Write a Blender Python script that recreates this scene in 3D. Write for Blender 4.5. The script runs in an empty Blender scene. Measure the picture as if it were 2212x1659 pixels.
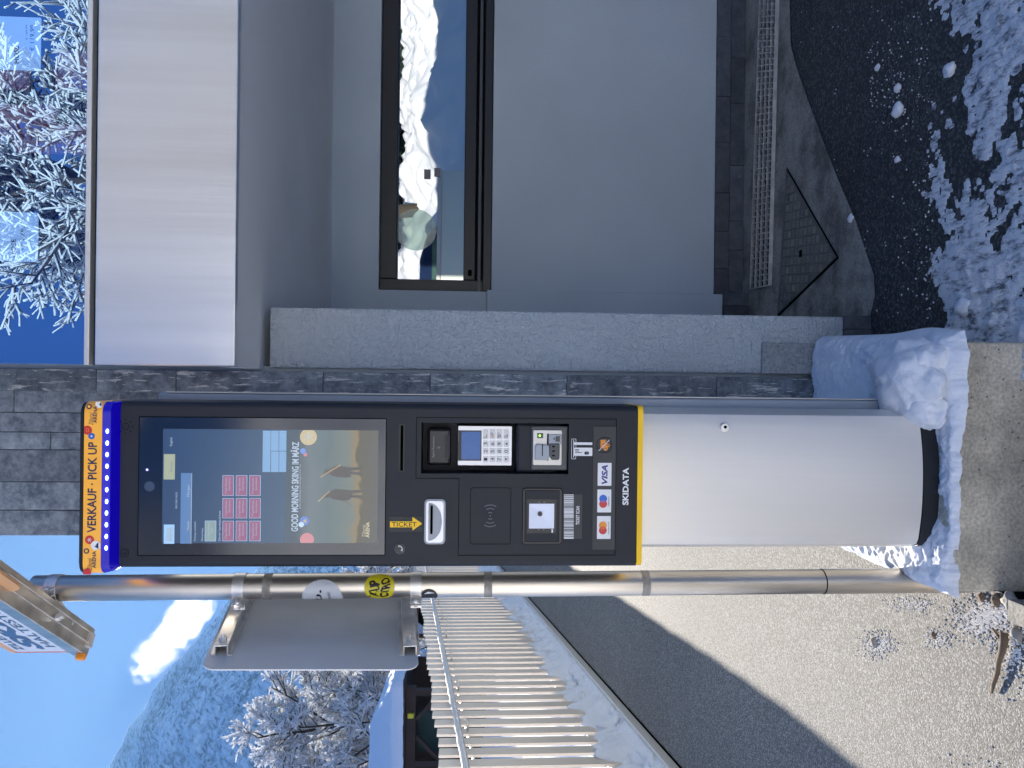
import bpy, bmesh, math, random
from mathutils import Vector, Matrix, noise
sc = bpy.context.scene
COL = sc.collection
rnd = random.Random(7)
R = math.radians

# ---------------------------------------------------------------- camera (held on its side), world, sun, exposure
CZ = 1.19                      # camera height above the forecourt
FPX = 1600.0                   # focal length in units of a 2212 px long side
PITCH, ROLL = 0.0576, 0.0115
_r0 = Vector((1, 0, 0)); _f = Vector((0, math.cos(PITCH), -math.sin(PITCH))); _u0 = Vector((0, math.sin(PITCH), math.cos(PITCH)))
_up = _u0 * math.cos(ROLL) - _r0 * math.sin(ROLL); _rt = _r0 * math.cos(ROLL) + _u0 * math.sin(ROLL)
cam_d = bpy.data.cameras.new('camera'); cam = bpy.data.objects.new('camera', cam_d); COL.objects.link(cam)
cam_d.sensor_width = 36; cam_d.lens = 36 * FPX / 2212; cam_d.clip_end = 9000; cam_d.clip_start = 0.02
cx, cy, cz = -_up, _rt, -_f
cam.matrix_world = Matrix(((cx.x, cy.x, cz.x, 0), (cx.y, cy.y, cz.y, 0), (cx.z, cy.z, cz.z, CZ), (0, 0, 0, 1)))
sc.camera = cam

SUN_AZ, SUN_EL = R(17.5), R(20.5)    # to the left of straight ahead, above the horizon
sd = Vector((-math.sin(SUN_AZ) * math.cos(SUN_EL), math.cos(SUN_AZ) * math.cos(SUN_EL), math.sin(SUN_EL)))
SKY_G, SKY_S, SKY_V, SKY_T = .15, 1.0, 1.0, (.105, .25, .64, 1)
w = bpy.data.worlds.new('World'); sc.world = w; w.use_nodes = True
nt = w.node_tree; nt.nodes.clear()
sky = nt.nodes.new('ShaderNodeTexSky'); sky.sky_type = 'NISHITA'; sky.sun_disc = False
sky.sun_elevation = SUN_EL; sky.sun_rotation = -SUN_AZ
sky.altitude = 1200; sky.air_density = 1.0; sky.dust_density = 0.25; sky.ozone_density = 1.6
bg = nt.nodes.new('ShaderNodeBackground'); bg.inputs['Strength'].default_value = 0.15
wo = nt.nodes.new('ShaderNodeOutputWorld')
gam = nt.nodes.new('ShaderNodeGamma'); gam.inputs['Gamma'].default_value = SKY_G
hsv = nt.nodes.new('ShaderNodeHueSaturation'); hsv.inputs['Saturation'].default_value = SKY_S; hsv.inputs['Value'].default_value = SKY_V
nt.links.new(sky.outputs[0], gam.inputs[0]); nt.links.new(gam.outputs[0], hsv.inputs['Color']); tint = nt.nodes.new('ShaderNodeMixRGB'); tint.blend_type = 'MULTIPLY'; tint.inputs[0].default_value = 1; tint.inputs[2].default_value = SKY_T
nt.links.new(hsv.outputs[0], tint.inputs[1]); nt.links.new(tint.outputs[0], bg.inputs[0]); nt.links.new(bg.outputs[0], wo.inputs[0])
sl = bpy.data.lights.new('sun', 'SUN'); sl.energy = 3.6; sl.angle = R(0.5); sl.color = (1, .92, .80)
so = bpy.data.objects.new('sun', sl); COL.objects.link(so)
so.rotation_euler = sd.to_track_quat('Z', 'Y').to_euler()
sc.view_settings.view_transform = 'Standard'; sc.view_settings.look = 'None'
sc.view_settings.exposure = 2.35; sc.view_settings.gamma = 1
sc.cycles.max_bounces = 8; sc.cycles.volume_bounces = 3
sc.cycles.sample_clamp_indirect = 6; sc.cycles.caustics_reflective = False; sc.cycles.caustics_refractive = False

# ---------------------------------------------------------------- measuring helpers
def ray(X, Y):
    a = (1659 - Y - 829.5) / FPX; b = (X - 1106) / FPX
    return _f + a * _rt - b * _up
def P(X, Y, d):                # point seen at (X, Y) on the vertical plane y = d
    r = ray(X, Y); t = d / r.y
    return Vector((r.x * t, d, CZ + r.z * t))
def G(X, Y, z=0.0):            # point seen at (X, Y) on the level z
    r = ray(X, Y); t = (z - CZ) / r.z
    return Vector((r.x * t, r.y * t, z))
def RC(X0, X1, Y0, Y1, d):     # upright rectangle -> x0, x1, z0, z1
    mx, my = (X0 + X1) / 2, (Y0 + Y1) / 2
    return P(mx, max(Y0, Y1), d).x, P(mx, min(Y0, Y1), d).x, P(max(X0, X1), my, d).z, P(min(X0, X1), my, d).z

# ---------------------------------------------------------------- object helpers
def off(parent):
    v = Vector((0, 0, 0))
    while parent is not None:
        v += parent.location; parent = parent.parent
    return v
def obj(name, V, F, m, parent=None, smooth=False, bevel=0, seg=2, uv=None):
    o3 = off(parent)
    me = bpy.data.meshes.new(name)
    me.from_pydata([(v[0] - o3.x, v[1] - o3.y, v[2] - o3.z) for v in V], [], F)
    me.update()
    if smooth is True:
        me.polygons.foreach_set('use_smooth', [True] * len(me.polygons))
    me.materials.append(m)
    o = bpy.data.objects.new(name, me); COL.objects.link(o); o.parent = parent
    if bevel:
        b = o.modifiers.new('bevel', 'BEVEL'); b.width = bevel; b.segments = seg; b.limit_method = 'ANGLE'
    return o
def tag(o, label=None, cat=None, group=None, kind=None):
    for k, v in (('label', label), ('category', cat), ('group', group), ('kind', kind)):
        if v: o[k] = v
    return o
def thing(name, label, cat, loc, group=None):
    o = bpy.data.objects.new(name, None); COL.objects.link(o); o.location = loc; o.empty_display_size = .1
    return tag(o, label, cat, group)
class MB:
    def __init__(s): s.V = []; s.F = []
    def box(s, x0, x1, y0, y1, z0, z1):
        n = len(s.V)
        s.V += [(x0, y0, z0), (x1, y0, z0), (x1, y1, z0), (x0, y1, z0), (x0, y0, z1), (x1, y0, z1), (x1, y1, z1), (x0, y1, z1)]
        s.F += [tuple(n + i for i in f) for f in ((0, 3, 2, 1), (4, 5, 6, 7), (0, 1, 5, 4), (1, 2, 6, 5), (2, 3, 7, 6), (3, 0, 4, 7))]
        return s
    def obox(s, A, B, up, wd, ht):      # bar from A to B
        A = Vector(A); B = Vector(B); d = (B - A).normalized(); up = Vector(up)
        sx = d.cross(up).normalized(); uu = sx.cross(d).normalized()
        n = len(s.V)
        for p in (A, B):
            for a, b in ((-1, -1), (1, -1), (1, 1), (-1, 1)):
                s.V.append(tuple(p + sx * (a * wd / 2) + uu * (b * ht / 2)))
        s.F += [tuple(n + i for i in f) for f in ((0, 1, 2, 3), (7, 6, 5, 4), (0, 4, 5, 1), (1, 5, 6, 2), (2, 6, 7, 3), (3, 7, 4, 0))]
        return s
    def tube(s, pts, r, n=10, cap=True):
        pts = [Vector(p) for p in pts]; rs = r if isinstance(r, (list, tuple)) else [r] * len(pts)
        base = len(s.V)
        prev = None
        for i, p in enumerate(pts):
            d = (pts[min(i + 1, len(pts) - 1)] - pts[max(i - 1, 0)]).normalized()
            a = prev if prev is not None else (Vector((0, 0, 1)) if abs(d.z) < .9 else Vector((1, 0, 0)))
            sx = d.cross(a).normalized(); sy = sx.cross(d).normalized(); prev = sy
            for k in range(n):
                t = 2 * math.pi * k / n
                s.V.append(tuple(p + (sx * math.cos(t) + sy * math.sin(t)) * rs[i]))
        for i in range(len(pts) - 1):
            for k in range(n):
                a = base + i * n + k; b = base + i * n + (k + 1) % n
                s.F.append((a, a + n, b + n, b))
        if cap:
            s.F.append(tuple(base + k for k in range(n))); e = base + (len(pts) - 1) * n
            s.F.append(tuple(e + k for k in reversed(range(n))))
        return s
    def plan(s, poly, z0, z1, caps=True):      # prism over a plan outline (counter-clockwise from above)
        n = len(s.V); k = len(poly)
        s.V += [(p[0], p[1], z0) for p in poly] + [(p[0], p[1], z1) for p in poly]
        for i in range(k):
            j = (i + 1) % k
            s.F.append((n + i, n + j, n + k + j, n + k + i))
        if caps: s.F += [tuple(n + i for i in reversed(range(k))), tuple(n + k + i for i in range(k))]
        return s
    def front(s, poly, y0, y1):          # prism over an outline in x, z; y0 is the side seen
        n = len(s.V); k = len(poly)
        s.V += [(p[0], y0, p[1]) for p in poly] + [(p[0], y1, p[1]) for p in poly]
        for i in range(k):
            j = (i + 1) % k
            s.F.append((n + i, n + k + i, n + k + j, n + j))
        s.F += [tuple(n + i for i in range(k)), tuple(n + k + i for i in reversed(range(k)))]
        return s
    def make(s, name, m, parent=None, **k):
        return obj(name, s.V, s.F, m, parent, **k)
def disc(c, r, n=28):
    return [(c[0] + r * math.cos(2 * math.pi * i / n), c[1] + r * math.sin(2 * math.pi * i / n)) for i in range(n)]
def rrect(x0, x1, z0, z1, r, n=5):
    out = []
    for (cx_, cz_, a0) in ((x1 - r, z1 - r, 0), (x0 + r, z1 - r, 90), (x0 + r, z0 + r, 180), (x1 - r, z0 + r, 270)):
        for i in range(n + 1):
            a = R(a0 + 90 * i / n); out.append((cx_ + r * math.cos(a), cz_ + r * math.sin(a)))
    return out
def text_mesh(s, bold=0.0, shear=0.0, res=3):
    cu = bpy.data.curves.new('lettering', 'FONT'); cu.body = s; cu.offset = bold; cu.shear = shear; cu.resolution_u = res
    o = bpy.data.objects.new('lettering', cu); COL.objects.link(o)
    dg = bpy.context.evaluated_depsgraph_get(); dg.update()
    me = bpy.data.meshes.new_from_object(o.evaluated_get(dg))
    V = [tuple(v.co) for v in me.vertices]; F = [tuple(p.vertices) for p in me.polygons]
    bpy.data.objects.remove(o); bpy.data.curves.remove(cu); bpy.data.meshes.remove(me)
    return V, F

# ---------------------------------------------------------------- materials
def principled(name):
    m = bpy.data.materials.new(name); m.use_nodes = True
    return m, m.node_tree, m.node_tree.nodes['Principled BSDF']
def N(nt, t, **k):
    n = nt.nodes.new('ShaderNode' + t)
    for a, b in k.items():
        if a in n.inputs: n.inputs[a].default_value = b
        else: setattr(n, a, b)
    return n
def pos(nt, scale=(1, 1, 1)):
    g = N(nt, 'NewGeometry'); mp = N(nt, 'Mapping'); mp.inputs['Scale'].default_value = scale
    nt.links.new(g.outputs['Position'], mp.inputs['Vector']); return mp.outputs[0]
def ramp(nt, src, stops):
    r = N(nt, 'ValToRGB'); cr = r.color_ramp
    while len(cr.elements) < len(stops): cr.elements.new(.5)
    for e, (p, c) in zip(cr.elements, stops):
        e.position = p; e.color = (*c, 1) if len(c) == 3 else c
    nt.links.new(src, r.inputs[0]); return r.outputs[0]
def bump(nt, bsdf, src, strength, dist, prev=None):
    b = N(nt, 'Bump'); b.inputs['Strength'].default_value = strength; b.inputs['Distance'].default_value = dist
    nt.links.new(src, b.inputs['Height'])
    if prev: nt.links.new(prev, b.inputs['Normal'])
    nt.links.new(b.outputs[0], bsdf.inputs['Normal']); return b.outputs[0]
def g3(v): return (v, v, v)
def mul(c, k): return tuple(x * k for x in c)
def mat(name, col, rough=.5, metal=0, var=.12, vs=8, bmp=0, bs=60, bd=.002, spec=.5, emis=None, es=0, vscale=(1, 1, 1), rv=.08):
    m, nt, b = principled(name)
    p = pos(nt, vscale)
    n = N(nt, 'TexNoise'); n.inputs['Scale'].default_value = vs; n.inputs['Detail'].default_value = 5
    nt.links.new(p, n.inputs['Vector'])
    c = ramp(nt, n.outputs[0], [(.3, mul(col, 1 - var)), (.7, mul(col, 1 + var))])
    nt.links.new(c, b.inputs['Base Color'])
    rr = N(nt, 'MapRange'); rr.inputs['To Min'].default_value = max(.02, rough - rv); rr.inputs['To Max'].default_value = rough + rv
    nt.links.new(n.outputs[0], rr.inputs['Value']); nt.links.new(rr.outputs[0], b.inputs['Roughness'])
    b.inputs['Metallic'].default_value = metal; b.inputs['Specular IOR Level'].default_value = spec
    if bmp:
        n2 = N(nt, 'TexNoise'); n2.inputs['Scale'].default_value = bs; n2.inputs['Detail'].default_value = 4
        nt.links.new(p, n2.inputs['Vector']); bump(nt, b, n2.outputs[0], bmp, bd)
    if emis:
        b.inputs['Emission Color'].default_value = (*emis, 1); b.inputs['Emission Strength'].default_value = es
    return m
def plain(name, col, rough=.45, emis=0, metal=0, spec=.5):
    m, nt, b = principled(name); b.inputs['Base Color'].default_value = (*col, 1); b.inputs['Roughness'].default_value = rough
    b.inputs['Metallic'].default_value = metal; b.inputs['Specular IOR Level'].default_value = spec
    if emis: b.inputs['Emission Color'].default_value = (*col, 1); b.inputs['Emission Strength'].default_value = emis
    return m
def srgb(r, g, b): return tuple(((c / 255) / 12.92 if c <= 10 else ((c / 255 + .055) / 1.055) ** 2.4) for c in (r, g, b))

M = {}
M['dark'] = mat('charcoal_powder_coat', (.016, .019, .026), .5, 0, .06, 30, .08, 900, .0004, spec=.3)
M['black'] = mat('black_plastic', (.008, .009, .012), .35, 0, .1, 40)
M['blackrub'] = mat('black_rubber', (.006, .008, .012), .5, 0, .2, 25, .1, 300, .0005)
M['seam'] = plain('dark_seam', (.003, .003, .004), .9, spec=.1)
M['void'] = plain('black_void', (.002, .002, .002), 1, spec=0)
M['line'] = plain('engraved_line', (.10, .105, .12), .6)
M['alu'] = mat('anodised_aluminium', (.80, .765, .71), .42, .35, .012, 5, 0, 60, .001, vscale=(40, 40, .6), rv=.03)
M['housing'] = mat('grey_housing', (.30, .34, .40), .5, .3, .05, 9)
M['yellow'] = mat('yellow_plastic', (1, .60, .002), .5, 0, .04, 20)
M['white'] = plain('white_print', (.8, .8, .8), .4)
M['whitelow'] = plain('grey_print', (.35, .36, .40), .4)
M['orange'] = mat('orange_foil', (.90, .43, .05), .35, 0, .03, 30, emis=(.9, .42, .06), es=.03)
M['navy'] = plain('navy_print', (.012, .022, .08), .4)
M['red'] = plain('red_print', (.6, .035, .03), .4)
M['blueprint'] = plain('blue_print', (.02, .13, .55), .4)
M['orangeprint'] = plain('orange_print', (.85, .30, .03), .4)
M['purple'] = plain('purple_print', (.25, .12, .45), .4)
M['visa'] = plain('card_navy_print', (.03, .025, .22), .4)
M['ledband'] = plain('blue_light_band', (.003, .0, .26), .25, .16)
M['led'] = plain('light_diode', (.25, .35, 1.0), .3, 2.2)
M['green_led'] = plain('green_light', (.3, .9, .05), .3, .4)
M['silver'] = mat('brushed_silver_plate', (.58, .59, .62), .33, .6, .03, 6)
M['plastgrey'] = mat('grey_plastic', (.33, .36, .40), .35, 0, .04, 20)
M['plastdk'] = mat('dark_grey_plastic', (.06, .065, .07), .4, 0, .08, 30)
M['key'] = mat('metal_key', (.50, .52, .55), .35, .3, .05, 30)
M['steel'] = mat('weathered_stainless_steel', (.60, .55, .48), .36, 1, .22, 3, .12, 25, .0008, vscale=(8, 8, 1.2), rv=.12)
M['steel2'] = mat('galvanised_steel', (.78, .76, .73), .38, .7, .18, 30, .1, 200, .0004)
M['fence'] = mat('stainless_flat_bar', (.78, .69, .58), .45, .25, .06, 4, 0, 60, .001, vscale=(1, 1, .3))
M['signback'] = mat('sign_back_aluminium', (.80, .79, .77), .42, .1, .10, 3.2, .04, 9, .01, vscale=(1, 1, .5))
M['yellowstk'] = plain('yellow_sticker', (.72, .62, .02), .35)
M['whitestk'] = plain('white_sticker', (.62, .65, .70), .35)
M['rubberline'] = plain('black_print', (.008, .008, .009), .5)
M['wood'] = mat('dark_brown_timber', (.045, .022, .014), .7, 0, .3, 3, .2, 20, .01)
M['green_paint'] = mat('dark_green_boards', (.006, .035, .030), .6, 0, .2, 4)
M['bark'] = mat('wet_bark', (.055, .042, .030), .85, 0, .3, 12)
M['twig'] = mat('twig_bark', (.16, .11, .07), .85, 0, .2, 40, .3, 200, .002)
M['stonec'] = mat('pale_stone', (.30, .28, .25), .8, 0, .2, 60, .2, 200, .002)
M['boardorange'] = mat('faded_orange_enamel', (.66, .36, .17), .4, 0, .05, 20)
M['frame'] = mat('black_window_frame', (.012, .011, .012), .38, 0, .1, 20)

def snow_mat(name, col=(.80, .82, .86), bsz=40, bd=.01, st=.5):
    m, nt, b = principled(name)
    p = pos(nt)
    a = N(nt, 'TexNoise'); a.inputs['Scale'].default_value = bsz; a.inputs['Detail'].default_value = 8; a.inputs['Roughness'].default_value = .65
    nt.links.new(p, a.inputs['Vector'])
    c = ramp(nt, a.outputs[0], [(.3, mul(col, .93)), (.6, col)]); nt.links.new(c, b.inputs['Base Color'])
    b.inputs['Roughness'].default_value = .7; b.inputs['Specular IOR Level'].default_value = .25
    bump(nt, b, a.outputs[0], st, bd)
    return m
M['snow'] = snow_mat('snow')
M['snowfine'] = snow_mat('crusted_snow', bsz=160, bd=.004, st=.8)
M['snowfar'] = snow_mat('far_snow', bsz=3, bd=.15)
def thinsnow():
    m, nt, b = principled('thin_trodden_snow')
    p = pos(nt)
    a = N(nt, 'TexNoise'); a.inputs['Scale'].default_value = 34; a.inputs['Detail'].default_value = 9; a.inputs['Roughness'].default_value = .72
    nt.links.new(pos(nt, (1.6, .6, 1)), a.inputs['Vector'])
    f = N(nt, 'TexNoise'); f.inputs['Scale'].default_value = 260; f.inputs['Detail'].default_value = 3
    nt.links.new(p, f.inputs['Vector'])
    c = ramp(nt, a.outputs[0], [(.38, (.16, .17, .19)), (.44, (.50, .52, .57)), (.52, (.84, .86, .89))])
    nt.links.new(c, b.inputs['Base Color']); b.inputs['Roughness'].default_value = .6
    n1 = bump(nt, b, a.outputs[0], .6, .02); bump(nt, b, f.outputs[0], .5, .004, n1)
    return m
M['thinsnow'] = thinsnow()

def plaster(name, col, sc1, sc2, st, dist, stretch=(1, 1, 1)):
    m, nt, b = principled(name)
    p = pos(nt, stretch)
    a = N(nt, 'TexNoise'); a.inputs['Scale'].default_value = sc1; a.inputs['Detail'].default_value = 3; a.inputs['Distortion'].default_value = 1.2
    nt.links.new(p, a.inputs['Vector'])
    v = N(nt, 'TexNoise'); v.inputs['Scale'].default_value = 1.6; v.inputs['Detail'].default_value = 4; nt.links.new(pos(nt), v.inputs['Vector'])
    c = ramp(nt, v.outputs[0], [(.3, mul(col, .92)), (.7, mul(col, 1.06))]); nt.links.new(c, b.inputs['Base Color'])
    b.inputs['Roughness'].default_value = .85; b.inputs['Specular IOR Level'].default_value = .3
    bump(nt, b, a.outputs[0], st, dist); return m
M['roughplaster'] = plaster('worm_textured_plaster', (.54, .59, .62), 80, 0, 1, .014, (1, 1, 1))
M['plaster'] = plaster('fine_plaster', (.49, .55, .60), 230, 0, .7, .003)
M['soffit'] = plaster('soffit_plaster', (.9, .88, .85), 200, 0, .4, .002)

def stone(name, streak=(22, 22, 2.2), white=.63, base=(.065, .082, .105), hi=(.27, .31, .34)):
    m, nt, b = principled(name)
    g = N(nt, 'NewGeometry'); mp = N(nt, 'Mapping'); mp.inputs['Scale'].default_value = streak
    add = N(nt, 'VectorMath', operation='ADD'); sc_ = N(nt, 'VectorMath', operation='SCALE'); sc_.inputs['Scale'].default_value = 37
    nt.links.new(g.outputs['Random Per Island'], sc_.inputs[0])
    nt.links.new(g.outputs['Position'], add.inputs[0]); nt.links.new(sc_.outputs[0], add.inputs[1]); nt.links.new(add.outputs[0], mp.inputs[0])
    a = N(nt, 'TexNoise'); a.inputs['Scale'].default_value = 1; a.inputs['Detail'].default_value = 9; a.inputs['Roughness'].default_value = .7; a.inputs['Distortion'].default_value = .5
    nt.links.new(mp.outputs[0], a.inputs['Vector'])
    f = N(nt, 'TexNoise'); f.inputs['Scale'].default_value = 22; f.inputs['Detail'].default_value = 11; f.inputs['Roughness'].default_value = .78; nt.links.new(add.outputs[0], f.inputs['Vector'])
    c1 = ramp(nt, f.outputs[0], [(.38, base), (.66, hi)])
    vein = ramp(nt, a.outputs[0], [(white, (0, 0, 0)), (white + .04, (1, 1, 1))])
    mx = N(nt, 'MixRGB'); nt.links.new(vein, mx.inputs[0]); nt.links.new(c1, mx.inputs[1]); mx.inputs[2].default_value = (.58, .58, .56, 1)
    br = N(nt, 'MapRange'); br.inputs['To Min'].default_value = .72; br.inputs['To Max'].default_value = 1.25; nt.links.new(g.outputs['Random Per Island'], br.inputs[0])
    m2 = N(nt, 'VectorMath', operation='SCALE'); nt.links.new(mx.outputs[0], m2.inputs[0]); nt.links.new(br.outputs[0], m2.inputs['Scale'])
    nt.links.new(m2.outputs[0], b.inputs['Base Color']); b.inputs['Roughness'].default_value = .55
    n1 = bump(nt, b, f.outputs[0], .35, .003); bump(nt, b, a.outputs[0], .4, .004, n1)
    return m
M['stone'] = stone('grey_gneiss', (7, 7, 5), .69)
M['stonevein'] = stone('veined_gneiss', (85, 85, 13), .565)
M['stonebase'] = stone('dark_gneiss', (9, 9, 14), .68, (.04, .048, .062), (.10, .11, .13))

def concrete(name, col, stain=.75, scale=6):
    m, nt, b = principled(name)
    p = pos(nt)
    a = N(nt, 'TexNoise'); a.inputs['Scale'].default_value = scale; a.inputs['Detail'].default_value = 10; a.inputs['Roughness'].default_value = .68; nt.links.new(p, a.inputs['Vector'])
    f = N(nt, 'TexNoise'); f.inputs['Scale'].default_value = 140; f.inputs['Detail'].default_value = 6; nt.links.new(p, f.inputs['Vector'])
    v = N(nt, 'TexVoronoi'); v.inputs['Scale'].default_value = 48; nt.links.new(p, v.inputs['Vector'])
    c = ramp(nt, a.outputs[0], [(.30, mul(col, stain * .7)), (.42, mul(col, stain)), (.55, col), (.72, mul(col, 1.22))])
    fc = ramp(nt, f.outputs[0], [(.35, g3(.75)), (.65, g3(1.15))])
    mm = N(nt, 'MixRGB', blend_type='MULTIPLY'); mm.inputs[0].default_value = 1; nt.links.new(c, mm.inputs[1]); nt.links.new(fc, mm.inputs[2])
    h = ramp(nt, v.outputs['Distance'], [(.07, g3(.25)), (.12, g3(1))])
    m3 = N(nt, 'MixRGB', blend_type='MULTIPLY'); m3.inputs[0].default_value = 1; nt.links.new(mm.outputs[0], m3.inputs[1]); nt.links.new(h, m3.inputs[2])
    nt.links.new(m3.outputs[0], b.inputs['Base Color']); b.inputs['Roughness'].default_value = .8
    n1 = bump(nt, b, f.outputs[0], .5, .003); bump(nt, b, h, .6, .003, n1)
    return m
M['concrete'] = concrete('cast_concrete', (.60, .545, .44), .7, 5)
M['concrete2'] = concrete('wet_concrete', (.34, .32, .28), .45, 4)
M['concpatch'] = concrete('smooth_concrete', (.30, .32, .33), .9, 3)

def asphalt(name, base, hi, scale, big=(.9, 1.1), rough=.75, st=.9, dist=.006, ch=None):
    m, nt, b = principled(name)
    p = pos(nt)
    v = N(nt, 'TexVoronoi'); v.inputs['Scale'].default_value = scale; nt.links.new(p, v.inputs['Vector'])
    v2 = N(nt, 'TexVoronoi'); v2.inputs['Scale'].default_value = scale * 2.3; nt.links.new(p, v2.inputs['Vector'])
    a = N(nt, 'TexNoise'); a.inputs['Scale'].default_value = 1.3; a.inputs['Detail'].default_value = 6; nt.links.new(p, a.inputs['Vector'])
    sep = N(nt, 'SeparateColor'); nt.links.new(v.outputs['Color'], sep.inputs[0])
    c = ramp(nt, sep.outputs[0], ch or [(.0, base), (.55, mul(base, 1.5)), (.9, hi)])
    e = ramp(nt, v.outputs['Distance'], [(.25, g3(1)), (.75, g3(.5))])
    bgc = ramp(nt, a.outputs[0], [(.3, g3(big[0])), (.7, g3(big[1]))])
    m1 = N(nt, 'MixRGB', blend_type='MULTIPLY'); m1.inputs[0].default_value = 1; nt.links.new(c, m1.inputs[1]); nt.links.new(e, m1.inputs[2])
    m2 = N(nt, 'MixRGB', blend_type='MULTIPLY'); m2.inputs[0].default_value = 1; nt.links.new(m1.outputs[0], m2.inputs[1]); nt.links.new(bgc, m2.inputs[2])
    nt.links.new(m2.outputs[0], b.inputs['Base Color']); b.inputs['Roughness'].default_value = rough
    iv = N(nt, 'Math', operation='SUBTRACT'); iv.inputs[0].default_value = 1; nt.links.new(v.outputs['Distance'], iv.inputs[1])
    iv2 = N(nt, 'Math', operation='SUBTRACT'); iv2.inputs[0].default_value = 1; nt.links.new(v2.outputs['Distance'], iv2.inputs[1])
    n1 = bump(nt, b, iv.outputs[0], st, dist); bump(nt, b, iv2.outputs[0], st * .5, dist * .4, n1)
    return m
M['road'] = asphalt('salted_pale_asphalt', (.150, .141, .127), (.42, .405, .38), 240, (.90, 1.10), .8, .35, .003)
M['asphalt'] = asphalt('dark_wet_asphalt', (.030, .032, .035), (.12, .125, .13), 150, (.8, 1.25), .62, .8, .004)

def mountain_mat():
    m, nt, b = principled('snowy_forested_slope')
    a = N(nt, 'TexNoise'); a.inputs['Scale'].default_value = 1; a.inputs['Detail'].default_value = 7; a.inputs['Roughness'].default_value = .62
    nt.links.new(pos(nt, (.26, .05, .05)), a.inputs['Vector'])
    g = N(nt, 'TexNoise'); g.inputs['Scale'].default_value = .011; g.inputs['Detail'].default_value = 6; nt.links.new(pos(nt), g.inputs['Vector'])
    ad = N(nt, 'MixRGB'); ad.inputs[0].default_value = .30; nt.links.new(a.outputs[0], ad.inputs[1]); nt.links.new(g.outputs[0], ad.inputs[2])
    c = ramp(nt, ad.outputs[0], [(.38, (.13, .17, .19)), (.455, (.40, .44, .47)), (.51, (.70, .73, .76)), (.60, (.9, .92, .94))])
    nt.links.new(c, b.inputs['Base Color']); b.inputs['Roughness'].default_value = .9; b.inputs['Specular IOR Level'].default_value = .1
    bump(nt, b, a.outputs[0], .6, 5)
    return m
M['mountain'] = mountain_mat()

def glass_mat(name, refl, tint=(1, 1, 1), rough=.0, gc=(.92, .96, .97)):
    m = bpy.data.materials.new(name); m.use_nodes = True; nt = m.node_tree; nt.nodes.clear()
    o = N(nt, 'OutputMaterial'); mx = N(nt, 'MixShader'); mx.inputs[0].default_value = refl
    t = N(nt, 'BsdfTransparent'); t.inputs[0].default_value = (*tint, 1)
    g = N(nt, 'BsdfGlossy'); g.inputs['Roughness'].default_value = rough; g.inputs['Color'].default_value = (*gc, 1)
    nt.links.new(t.outputs[0], mx.inputs[1]); nt.links.new(g.outputs[0], mx.inputs[2]); nt.links.new(mx.outputs[0], o.inputs[0])
    return m
M['glass'] = glass_mat('coated_window_glass', .48, (.5, .55, .6), .004)
M['shopglass'] = glass_mat('shop_window_glass', .60, (.8, .88, 1), .003, (.50, .74, 1))
M['screenglass'] = glass_mat('touchscreen_glass', .12, (.92, .95, 1), .06)

exec_later = []
def snowtwig():
    m = bpy.data.materials.new('branch_snow'); m.use_nodes = True; nt = m.node_tree; b = nt.nodes['Principled BSDF']
    b.inputs['Base Color'].default_value = (.93, .94, .95, 1); b.inputs['Roughness'].default_value = .6; b.inputs['Specular IOR Level'].default_value = .3
    o = nt.nodes['Material Output']; t = N(nt, 'BsdfTranslucent'); t.inputs[0].default_value = (.95, .96, .98, 1)
    mx = N(nt, 'MixShader'); mx.inputs[0].default_value = .6; nt.links.new(b.outputs[0], mx.inputs[1]); nt.links.new(t.outputs[0], mx.inputs[2]); nt.links.new(mx.outputs[0], o.inputs[0])
    return m
M['snowtwig'] = snowtwig()

# ---------------------------------------------------------------- ground and terrain
def lz(x, y):                  # level of the road on the left: climbs away from the camera
    t = y - 2.4                # level beside the machine, then an even slope
    return .06 + (0 if t < -.6 else .085 * ((t + .6) ** 2 / 2.4 if t < .6 else t))
def on_road(X, Y):
    r = ray(X, Y); t = .5
    while t < 60:
        p = r * t
        if CZ + p.z < lz(p.x, p.y): break
        t += .004
    return Vector((p.x, p.y, lz(p.x, p.y)))
FA = on_road(1405, 1659); FB = on_road(1112, 1290)       # foot of the fence
fd = (FB - FA); fd.z = 0; fd.normalize(); fn = Vector((fd.y, -fd.x, 0))    # fn points to the road
def fpt(s, o=0):               # point s metres along the fence line, o metres towards the road
    p = Vector((FA.x, FA.y, 0)) + fd * s + fn * o
    p.z = lz(p.x, p.y); return p
def sheet(name, m, x0, x1, y0, y1, nx, ny, fz, parent=None, smooth=True, keep=None):
    V = []; F = []
    for j in range(ny + 1):
        for i in range(nx + 1):
            x = x0 + (x1 - x0) * i / nx; y = y0 + (y1 - y0) * j / ny
            V.append((x, y, fz(x, y)))
    for j in range(ny):
        for i in range(nx):
            a = j * (nx + 1) + i; f = (a, a + 1, a + nx + 2, a + nx + 1)
            if keep is None or any(keep[k] for k in f): F.append(f)
    if keep is not None:
        used = sorted({i for f in F for i in f}); mp = {u: k for k, u in enumerate(used)}
        V = [V[u] for u in used]; F = [tuple(mp[i] for i in f) for f in F]
    return obj(name, V, F, m, parent, smooth=smooth)

# the road on the left, its right edge along the building and the plinth
V = []; F = []; ys = [-1.5 + .5 * i for i in range(53)]
for y in ys:
    xl = (FA + fd * ((y - FA.y) / fd.y)).x + .17
    for x in (xl, (xl - .43) / 2, -.43):
        V.append((x, y, lz(x, y)))
for j in range(len(ys) - 1):
    for i in range(2):
        a = j * 3 + i; F.append((a, a + 1, a + 4, a + 3))
tag(obj('road', V, F, M['road'], smooth=True), kind='structure')
n0 = len(ys)
# retaining edge of the road towards the forecourt
tag(MB().box(-.475, -.431, -6, 1.46, -.02, .08).make('kerb', M['concrete2']), kind='structure')
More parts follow.
